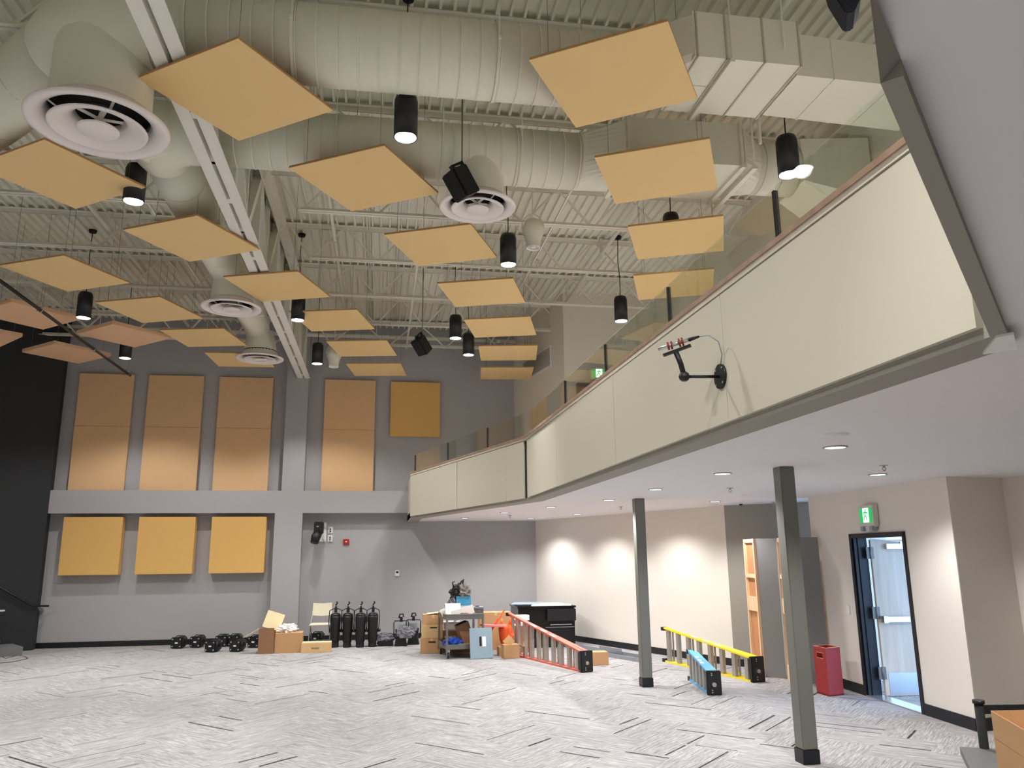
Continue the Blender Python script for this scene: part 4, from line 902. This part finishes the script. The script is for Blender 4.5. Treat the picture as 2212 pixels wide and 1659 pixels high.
for x, y in ((.03, .03), (cw-.03, .03), (.03, cd-.03), (cw-.03, cd-.03)):
    o = part(t, 'caster', MB().cyl((x-.015, y, .055), (x+.015, y, .055), .055, 16), m_blk); part(o, 'caster_fork', MB().bb((x-.025, y-.02, .05), (x-.018, y+.03, .13)).bb((x+.018, y-.02, .05), (x+.025, y+.03, .13)).bb((x-.03, y-.03, .12), (x+.03, y+.03, .17)), m_galv)
cx, cy = c0.x, c0.y
single('crumpled_bag', 'blue plastic bag on the lower shelf of the cart', 'bag', MB().blob((0, 0, 0), (.34, .25, .18), 3, .5, 4, 2.5), m_bluep, (cx+.13, cy+.22, .262))
single('work_gloves', 'crumpled grey and white gloves on the lower shelf of the cart', 'gloves', MB().blob((0, 0, 0), (.36, .25, .18), 8, .7, 4, 3), m_greybag, (cx+.20, cy+.55, .262))
t = carton('dark open box standing tilted on the lower cart shelf', (cx+.47, cy+.40, .20), (.24, .22, .45), .2, m_cardd, tape=False); t.rotation_euler = (0, -.38, .2)
part(t, 'open_mouth', MB().bb((-.10, -.09, .452), (.10, .09, .456)), m_blkm)
t = carton('low tan box lying on the lower cart shelf', (cx+.40, cy+.15, .184), (.38, .16, .07), .05, m_card, tape=False)
t = thing('plastic_tub', 'white plastic tub hanging in the left half of the cart', 'tub', (cx+.18, cy+1.1, .42)); part(t, 'tub_body', MB().bb((-.15, -.1, 0), (.15, .1, .17)), m_white, bevel=.03); part(t, 'tub_rim', MB().bb((-.165, -.115, .16), (.165, .115, .18)), m_white)
single('brown_carton', 'brown carton behind the cart holding the white tub', 'box', MB().bb((-.28, -.15, 0), (.55, .25, .42)), m_cardd, (cx+.22, cy+1.12, 0))
TOPZ = ch-.09+.012
t = thing('paper_sheet_box', 'white flat carton leaning upright on the cart top', 'box', (cx+.14, cy+.32, TOPZ), .05); part(t, 'front_sheet', MB().beam((0, -.05, .0), (.0, .03, .27), .30, .03, (0, 1, 0)), m_paper); part(t, 'side_sheet', MB().beam((-.14, .06, .02), (-.2, .10, .16), .1, .02, (0, 1, 0)), m_paper)
t = thing('white_board_strip', 'white tilted board lying across the cart top', 'board', (cx+.28, cy+.18, TOPZ)); part(t, 'board', MB().beam((-.16, 0, .03), (.26, .05, .15), .2, .02, (0, 1, 0)), m_paper)
single('tool_clutter', 'small dark tools and scraps on the cart top', 'tools', MB().blob((0, 0, 0), (.42, .2, .10), 6, .8, 4, 4), m_cardd, (cx+.42, cy+.20, TOPZ+.03))
t = thing('metal_toolbox', 'small grey metal box at the right end of the cart top', 'toolbox', (cx+.62, cy+.35, TOPZ)); part(t, 'body', MB().bb((-.11, -.12, 0), (.11, .12, .17)), m_tool, bevel=.005); part(t, 'lid', MB().bb((-.115, -.125, .17), (.115, .125, .20)), m_galv); part(t, 'handle', MB().bb((-.04, -.01, .20), (.04, .01, .215)), m_blkm)
t = thing('printed_box', 'blue and white printed box high on the cart pile', 'box', (cx+.36, cy+.52, TOPZ)); part(t, 'lower_half', MB().bb((-.14, -.1, 0), (.14, .1, .30)), m_paper); part(t, 'blue_half', MB().bb((-.142, -.102, .22), (.142, .102, .40)), m_ltblue)
single('clear_bag', 'crumpled clear bag slumped on the cart pile', 'plastic bag', MB().blob((0, 0, 0), (.28, .25, .34), 12, .7, 4, 3), m_bag, (cx+.20, cy+.52, TOPZ+.18))
t = thing('black_bag', 'black and grey bag on top of the cart pile', 'bag', (cx+.27, cy+.54, TOPZ+.38)); part(t, 'dark_part', MB().blob((0, 0, .08), (.30, .26, .30), 2, .55, 4, 2.4), m_blackbag); part(t, 'grey_part', MB().blob((.10, -.06, .10), (.26, .18, .24), 7, .6, 4, 2.6), m_greybag); part(t, 'strap', MB().tube([(.0, 0, .2), (.06, 0, .30), (.10, 0, .34), (.08, 0, .24)], .018, 6).tube([(-.1, 0, .18), (-.12, 0, .28), (-.08, 0, .30)], .015, 6), m_blackbag)
# blue grey sheet panel leaning
p = F(1018, 1424); R_ = Matrix.Rotation(-.18, 3, 'X'); t = thing('metal_cover_panel', 'blue grey metal cover panel leaning on the cart front', 'panel', (p.x+.20, p.y, 0), .12)
mb = MB().bb((-.22, -.012, 0), (.22, .012, .56)); mb.v = [R_ @ v for v in mb.v]; part(t, 'sheet', mb, m_panelb, bevel=.006)
mb = MB().bb((.02, -.016, .22), (.09, -.0125, .40)); mb.v = [R_ @ v for v in mb.v]; part(t, 'white_label', mb, m_paper)
mb = MB().bb((-.035, -.016, .23), (.005, -.0125, .40)); mb.v = [R_ @ v for v in mb.v]; part(t, 'black_label', mb, m_blkm)
# pile right of the cart
t = carton('large brown carton behind the cart and the orange bag', (2.42, 17.0, 0), (.66, .40, .74), .0, m_card)
single('orange_bar', 'orange rod leaning up against the large carton', 'rod', MB().beam((0, 0, .0), (.32, .05, .46), .032, .02), m_orange, (2.17, 16.0, .38))
single('orange_bar', 'short orange rod next to the longer one', 'rod', MB().beam((0, 0, .0), (.20, .02, .28), .045, .03), m_orange, (2.14, 15.92, .40))
single('pink_sheet', 'pink plastic sheet behind the blue grey panel', 'sheet', MB().beam((-.2, 0, .58), (.22, .1, .55), .22, .03, (0, 0, 1)), m_pinkp, (2.2, 15.75, 0))
t = thing('orange_bag', 'orange plastic shopping bag standing on a small box', 'bag', (2.50, 15.9, .16)); part(t, 'bag_body', MB().ring([(0, 0, 0), (-.02, 0, .15), (-.03, 0, .34), (-.02, 0, .42)], [.09, .12, .13, .11], 14).blob((0, 0, .2), (.26, .2, .42), 3, .35, 3, 2.4), m_orange); part(t, 'handle', MB().ring([(-.10, 0, .38), (-.09, 0, .52)], [.04, .02], 8).ring([(.07, 0, .38), (.08, 0, .54)], [.04, .02], 8), m_orange)
t = carton('small brown carton under the orange bag, beside the panel', (2.50, 15.90, 0), (.34, .30, .16), .0, m_card)
t = carton('open small carton right of the blue grey panel', (2.50, 15.45, 0), (.30, .22, .25), .1, m_card, tape=False); part(t, 'flap', MB().beam((-.1, -.02, .25), (.02, -.05, .36), .16, .008, (0, 1, 0)), m_card2); part(t, 'flap', MB().beam((.14, -.05, .25), (.28, -.02, .18), .16, .008, (0, 0, 1)), m_card2)
t = carton('brown carton between the orange bag and the red ladder', (2.84, 16.35, .0), (.30, .26, .50), .05, m_cardd, tape=False)
single('paper_stack', 'white papers and a green folder on the carton by the red ladder', 'papers', MB().box((0, 0, .02), (.34, .24, .02), .1).box((.02, -.01, .16), (.26, .2, .10), .2).box((0, -.02, .07), (.2, .15, .06), .0), [m_paper], (2.86, 16.35, .503))
# stepladders lying on their side
def ladder(pf, pn, wf, wn, thick, nstep, m, lab, stripes=True, capw=.16):
    pf = Vector((pf[0], pf[1], 0)); pn = Vector((pn[0], pn[1], 0)); d = pn-pf; L = d.length; an = math.atan2(d.y, d.x)
    t = thing('stepladder', lab, 'stepladder', pf, an)      # local x from feet (far) to top cap (near), y thickness, z width
    rw = .075
    for k, y0 in enumerate((0, thick*.62)):
        wf2, wn2 = (wf, wn) if k == 0 else (wf*.94, wn)
        mb = MB().add([(0, y0, 0), (L, y0, 0), (L, y0+rw, 0), (0, y0+rw, 0), (0, y0, .028), (L, y0, .028), (L, y0+rw, .028), (0, y0+rw, .028)], [(3, 2, 1, 0), (4, 5, 6, 7), (0, 1, 5, 4), (1, 2, 6, 5), (2, 3, 7, 6), (3, 0, 4, 7)])
        part(t, 'side_rail', mb, m)
        mb = MB().add([(0, y0, wf2-.028), (L, y0, wn2-.028), (L, y0+rw, wn2-.028), (0, y0+rw, wf2-.028), (0, y0, wf2), (L, y0, wn2), (L, y0+rw, wn2), (0, y0+rw, wf2)], [(3, 2, 1, 0), (4, 5, 6, 7), (0, 1, 5, 4), (1, 2, 6, 5), (2, 3, 7, 6), (3, 0, 4, 7)])
        part(t, 'side_rail', mb, m)
    for i in range(nstep):
        x = L*(.05+.90*i/(nstep-1)) if nstep > 1 else L/2; hw = wf+(wn-wf)*x/L
        part(t, 'tread', MB().bb((x-.042, .004, .028), (x+.042, .016, hw-.028)).bb((x-.042, .016, .028), (x-.034, .06, hw-.028)).bb((x+.034, .016, .028), (x+.042, .06, hw-.028)), m_alu)
        hw2 = wf*.94+(wn-wf*.94)*x/L
        part(t, 'rear_brace', MB().bb((x-.02, thick*.62+.02, .028), (x+.02, thick*.62+.03, hw2-.028)), m_alu) if i % 2 == 0 else None
    part(t, 'top_cap', MB().bb((L-.02, -.02, 0), (L+.05, thick+.06, wn+.01)), m_blk, bevel=.01)
    cc = (L+.05, thick/2+.02); o = MB().ring([(L+.051, cc[1], wn*.45), (L+.056, cc[1], wn*.45)], thick*.34, 20, False).cyl((L+.05, cc[1], wn*.45), (L+.06, cc[1], wn*.45), .03, 12)
    for z in (.12, .22, .85, .93): o.cyl((L+.05, cc[1]-.03, wn*z), (L+.056, cc[1]-.03, wn*z), .010, 6)
    part(t, 'cap_moulding', o, m_alu)
    for z in (0, wf-.06): part(t, 'foot', MB().bb((-.07, -.01, z), (.01, .08, z+.06)), m_blk)
    for xx in (.34, .48, .60):
        z1, z2 = wf+(wn-wf)*xx+.0015, wf+(wn-wf)*(xx+.07)+.0015
        part(t, 'sticker', MB().add([(L*xx, .012, z1), (L*(xx+.07), .012, z2), (L*(xx+.07), .062, z2), (L*xx, .062, z1), (L*xx, .012, z1+.001), (L*(xx+.07), .012, z2+.001), (L*(xx+.07), .062, z2+.001), (L*xx, .062, z1+.001)], [(3, 2, 1, 0), (4, 5, 6, 7), (0, 1, 5, 4), (1, 2, 6, 5), (2, 3, 7, 6), (3, 0, 4, 7)]), m_paper)
    return t
ladder((2.55, 16.05), (3.33, 13.32), .78, .33, .15, 10, m_red, 'red fibreglass stepladder lying on its side beside the black cabinet')
ladder((5.10, 14.20), (5.56, 11.72), .60, .36, .15, 8, m_yel, 'yellow fibreglass stepladder lying on its side in front of the alcove')
ladder((4.72, 12.1), (4.50, 10.86), .45, .31, .12, 6, m_blu, 'short blue stepladder lying on its side between the columns')
# black cabinet
b0 = F(1250, 1399); t = thing('black_cabinet', 'large glossy black equipment cabinet in the corner', 'cabinet', (3.42, 16.95, 0))
CHt = .80
part(t, 'body', MB().bb((-.50, .0, 0), (.72, 1.0, CHt)), m_gloss, bevel=.01)
part(t, 'top_slab', MB().bb((-.52, -.03, CHt), (.74, 1.02, CHt+.04)), m_gloss)
o = part(t, 'drawer_box', MB().bb((.10, -.10, CHt-.26), (.72, .0, CHt-.02)), m_blk, bevel=.006)
part(o, 'pull_bar', MB().bb((.16, -.13, CHt-.34), (.62, -.11, CHt-.325)), m_silver)
part(t, 'door_line', MB().bb((.08, -.012, CHt-.40), (.70, -.002, CHt-.39)), m_silver)
part(t, 'lower_door', MB().bb((.08, -.02, .03), (.70, 0, CHt-.41)), m_gloss)
single('foam_board', 'white boards lying on the black cabinet', 'board', MB().prism([(-.30, -.1), (.55, -.16), (.45, .5), (-.2, .55)], 0, .03), m_paper, (3.50, 17.05, CHt+.041))
single('blue_sheet', 'bluish clear sheet overhanging the left of the black cabinet', 'sheet', MB().prism([(-.35, -.1), (.1, -.2), (.5, .5), (-.15, .6)], 0, .012), m_panelb, (3.12, 17.15, CHt+.072))
single('small_tan_box', 'small tan carton on the carpet right of the red ladder', 'box', MB().bb((-.18, 0, 0), (.18, .26, .22)), m_card, (3.84, 14.05, 0), .0, bevel=.005)
t = thing('duct_offcuts', 'bright sheet metal channels lying along the beige wall', 'sheet metal', (4.40, 15.5, 0), math.radians(110))
part(t, 'channel', MB().bb((-1.1, -.02, .0), (1.5, .0, .10)).bb((-1.1, -.10, .0), (1.5, .0, .008)), m_galv)
part(t, 'channel', MB().bb((-1.5, .18, .0), (.0, .20, .07)).bb((-1.5, .08, 0), (.0, .18, .008)), m_galv)
part(t, 'channel', MB().bb((-.5, .01, .07), (.2, .03, .15)), m_galv)
# scenery flats
def flat(a, b, front, lab, h=2.12):
    a = Vector((*a, 0)); b = Vector((*b, 0)); d = b-a; L = d.length; t = thing('scenery_flat', lab, 'scenery flat', a, math.atan2(d.y, d.x), 'tall scenery flats')
    if front == 'cloth':
        part(t, 'cloth_face', MB().bb((0, -.004, .01), (L, .0, h)), m_flatg)
        part(t, 'timber_frame', MB().bb((0, 0, 0), (.06, .04, h)).bb((L-.06, 0, 0), (L, .04, h)).bb((0, 0, h-.06), (L, .04, h)).bb((0, 0, 0), (L, .04, .06)), m_pine)
    else:
        part(t, 'backing_sheet', MB().bb((.02, .015, .02), (L-.02, .02, h-.02)), m_flatb)
        part(t, 'timber_frame', MB().bb((0, -.025, 0), (.05, .015, h)).bb((L-.05, -.025, 0), (L, .015, h)), m_pine)
        for z, w_ in ((0, .22), (.98, .22), (1.50, .06), (h-.06, .06)): part(t, 'cross_rail', MB().bb((.05, -.02, z), (L-.05, .015, z+w_)), m_pine)
p1, p2, p3, p4, p5 = F(1628, 1452), F(1652, 1463), F(1702, 1467), F(1711, 1478), Vector((6.56, 11.25, 0))
flat(p1.xy, p2.xy, 'wood', 'tall wood-backed scenery flat at the left mouth of the alcove')
flat((p2.x+.01, p2.y+.01), (p3.x-.01, p3.y+.02), 'cloth', 'tall grey cloth scenery flat beside the wood-backed one')
flat((p3.x+.01, p3.y-.03), p4.xy, 'wood', 'narrow wood-edged scenery flat just left of the near column')
flat((p4.x+.02, p4.y+.02), p5.xy, 'cloth', 'tall grey cloth scenery flat behind the near column')
# red bin
pn, pl_, pr2 = F(1792, 1505), F(1765, 1497), F(1826, 1501)
pl_ = pn+(pl_-pn).normalized()*.30; pr2 = pn+(pr2-pn).normalized()*.27
t = thing('red_wooden_bin', 'tall red painted wooden bin with a hand hole beside the door', 'bin', pn)
hb = .62; qb = [Vector((0, 0, 0)), pr2-pn, (pr2-pn)+(pl_-pn), pl_-pn]; c = qb[2]/2
def side(a, b, z0, z1, mb, k=.08): return mb.prism([a, b, b+(c-b)*k, a+(c-a)*k], z0, z1)
mb = MB()
for i in range(4):
    a, b = qb[i], qb[(i+1) % 4]
    if i == 3:
        side(a, b, 0, hb-.14, mb); side(a, b, hb-.075, hb, mb)
        for u0, u1 in ((0, .28), (.72, 1)):
            mb.prism([a+(b-a)*u0, a+(b-a)*u1, a+(b-a)*u1+(c-b)*.06, a+(b-a)*u0+(c-b)*.06], hb-.14, hb-.075)
    else: side(a, b, 0, hb, mb)
part(t, 'shell', mb, m_bin)
mb = MB()
for i in range(4): side(qb[i], qb[(i+1) % 4], hb, hb+.005, mb)
part(t, 'raw_rim', mb, m_binw); part(t, 'bottom', MB().prism(qb, .0, .02), m_bin)
a, b = qb[3], qb[0]; o_ = (a+b)/2-c; o_.normalize()
mb = MB()
for z in (hb-.147, hb-.075): mb.prism([a+(b-a)*.24+o_*.002, a+(b-a)*.76+o_*.002, a+(b-a)*.76, a+(b-a)*.24], z, z+.007)
part(t, 'hand_hole_edge', mb, m_binw)
# near right: platform, rail, large carton
t = thing('grey_platform', 'grey laminate platform top at the bottom right corner', 'platform', (3.46, 4.57, 0))
pa, pb, pc = onz(2073, 1613, .75), onz(2095, 1659, .75), onz(2150, 1617, .75)
e1 = (pc-pa); e1.z = 0; e1.normalize(); e2 = (pb-pa); e2.z = 0; e2.normalize()
P_ = [pa, pa+e1*1.6, pa+e1*1.6+e2*1.2, pa+e2*1.2]
part(t, 'deck_top', MB().prism(P_, .71, .75), m_table, True)
for q in (pa+(e1+e2)*.08, pa+e1*1.5+e2*.08, pa+e1*1.5+e2*1.1, pa+e1*.08+e2*1.1): part(t, 'leg', MB().box((q.x, q.y, .355), (.05, .05, .71)), m_blk, True)
po = onz(2113, 1512, 1.02)
t = thing('barrier_post', 'black barrier post with a horizontal arm behind the grey platform', 'barrier', (po.x, po.y, 0))
part(t, 'post', MB().cyl((0, 0, 0), (0, 0, 1.0), .026, 16), m_blkm); part(t, 'post_cap', MB().cyl((0, 0, 1.0), (0, 0, 1.02), .034, 16), m_blk); part(t, 'base', MB().lathe([(.001, .03), (.10, .03), (.15, .01), (.15, 0)], 24), m_blkm)
part(t, 'belt', MB().beam((.02, 0, .965), (1.1, -.15, .965), .01, .05), m_blkm)
b1, b2, b3 = onz(2140, 1536, 1.10), onz(2140, 1538, 1.10), onz(2212, 1578, 1.10)
t = thing('large_open_carton', 'large open brown carton at the bottom right corner on the platform', 'box', (b1.x, b1.y, .75))
ef = (b3-b1); ef.z = 0; ef.normalize(); er = Vector((.985, -.12, 0)).normalized()
hgt = .35
P_ = [b1, b1+er*.62, b1+er*.62+ef*.62, b1+ef*.62]
P_ = [Vector((q.x, q.y, 0)) for q in P_]; cc = sum(P_, Vector())/4
mb = MB()
for i in range(4):
    a, b = P_[i], P_[(i+1) % 4]; mb.prism([a, b, b+(cc-b)*.012, a+(cc-a)*.012], .752, .752+hgt)
part(t, 'walls', mb, m_card, True); part(t, 'bottom', MB().prism(P_, .752, .757), m_card, True)
mb = MB(); a, b = P_[0], P_[3]; n_ = Vector((-(b-a).y, (b-a).x, 0)).normalized()*-1
part(t, 'fold_line', MB().prism([a-n_*.002, b-n_*.002, b, a], .752+hgt-.13, .752+hgt-.127), m_card2, True)
# steps and handrail at left
t = thing('stage_steps', 'grey carpeted stage steps cut by the left edge', 'steps', (-8.3, 18.6, 0), 0)
wv = Vector((-.825, -.565, 0)); nv = Vector((.565, -.825, 0)); S0 = Vector((-7.66, 19.055, 0))+nv*.01
for k in range(3):
    a = S0+wv*(.42*k); b = Vector((-9.75, 17.62, 0))+nv*.01
    part(t, 'step', MB().prism([a, b, b+nv*.9, a+nv*.9], .17*k, .17*(k+1)), m_tread, True)
t = thing('handrail', 'dark metal handrail sloping down the stage wall to the grey wall', 'handrail', (-7.3, 19.4, .9))
def onpl(u, v, P, n): d = ray(u, v); return C0 + d*((P-C0).dot(n)/d.dot(n))
_n = Vector((1.68, -2.455, 0)).normalized(); _P = Vector((-7.345, 19.28, 0))+_n*.09
h0, h1, h2 = ony(105, 1309, 19.42), onpl(70, 1309, _P, _n), onpl(-60, 1235, _P, _n)
part(t, 'rail', MB().tube([h0, h1, h2], .022, 10), m_rail, True)
hb_ = ony(88, 1319, 19.55); part(t, 'wall_bracket', MB().cyl((hb_.x, 19.60, hb_.z), (hb_.x, 19.56, hb_.z), .055, 16).tube([(hb_.x, 19.57, hb_.z), (hb_.x, 19.45, hb_.z+.02), (hb_.x, 19.42, h0.z-.02)], .01, 6), m_galv, True)
q = ony(0, 1334, 18.6); t = thing('white_post_rail', 'white capped rail end at the left edge above the steps', 'rail', (q.x-.1, q.y, .52)); part(t, 'cap', MB().bb((-.4, -.05, .34), (.16, .05, .37)), m_white); part(t, 'post', MB().bb((-.06, -.03, 0), (.05, .03, .34)), m_white)
c = [F(0, 1417), F(12, 1423), F(38, 1416), F(55, 1419), F(60, 1423), F(30, 1430), F(-20, 1435)]
single('floor_cable', 'thin dark cable looping on the carpet at the left edge', 'cable', MB().tube([(v.x, v.y, .006) for v in c], .005, 6), m_rail, (0, 0, 0))
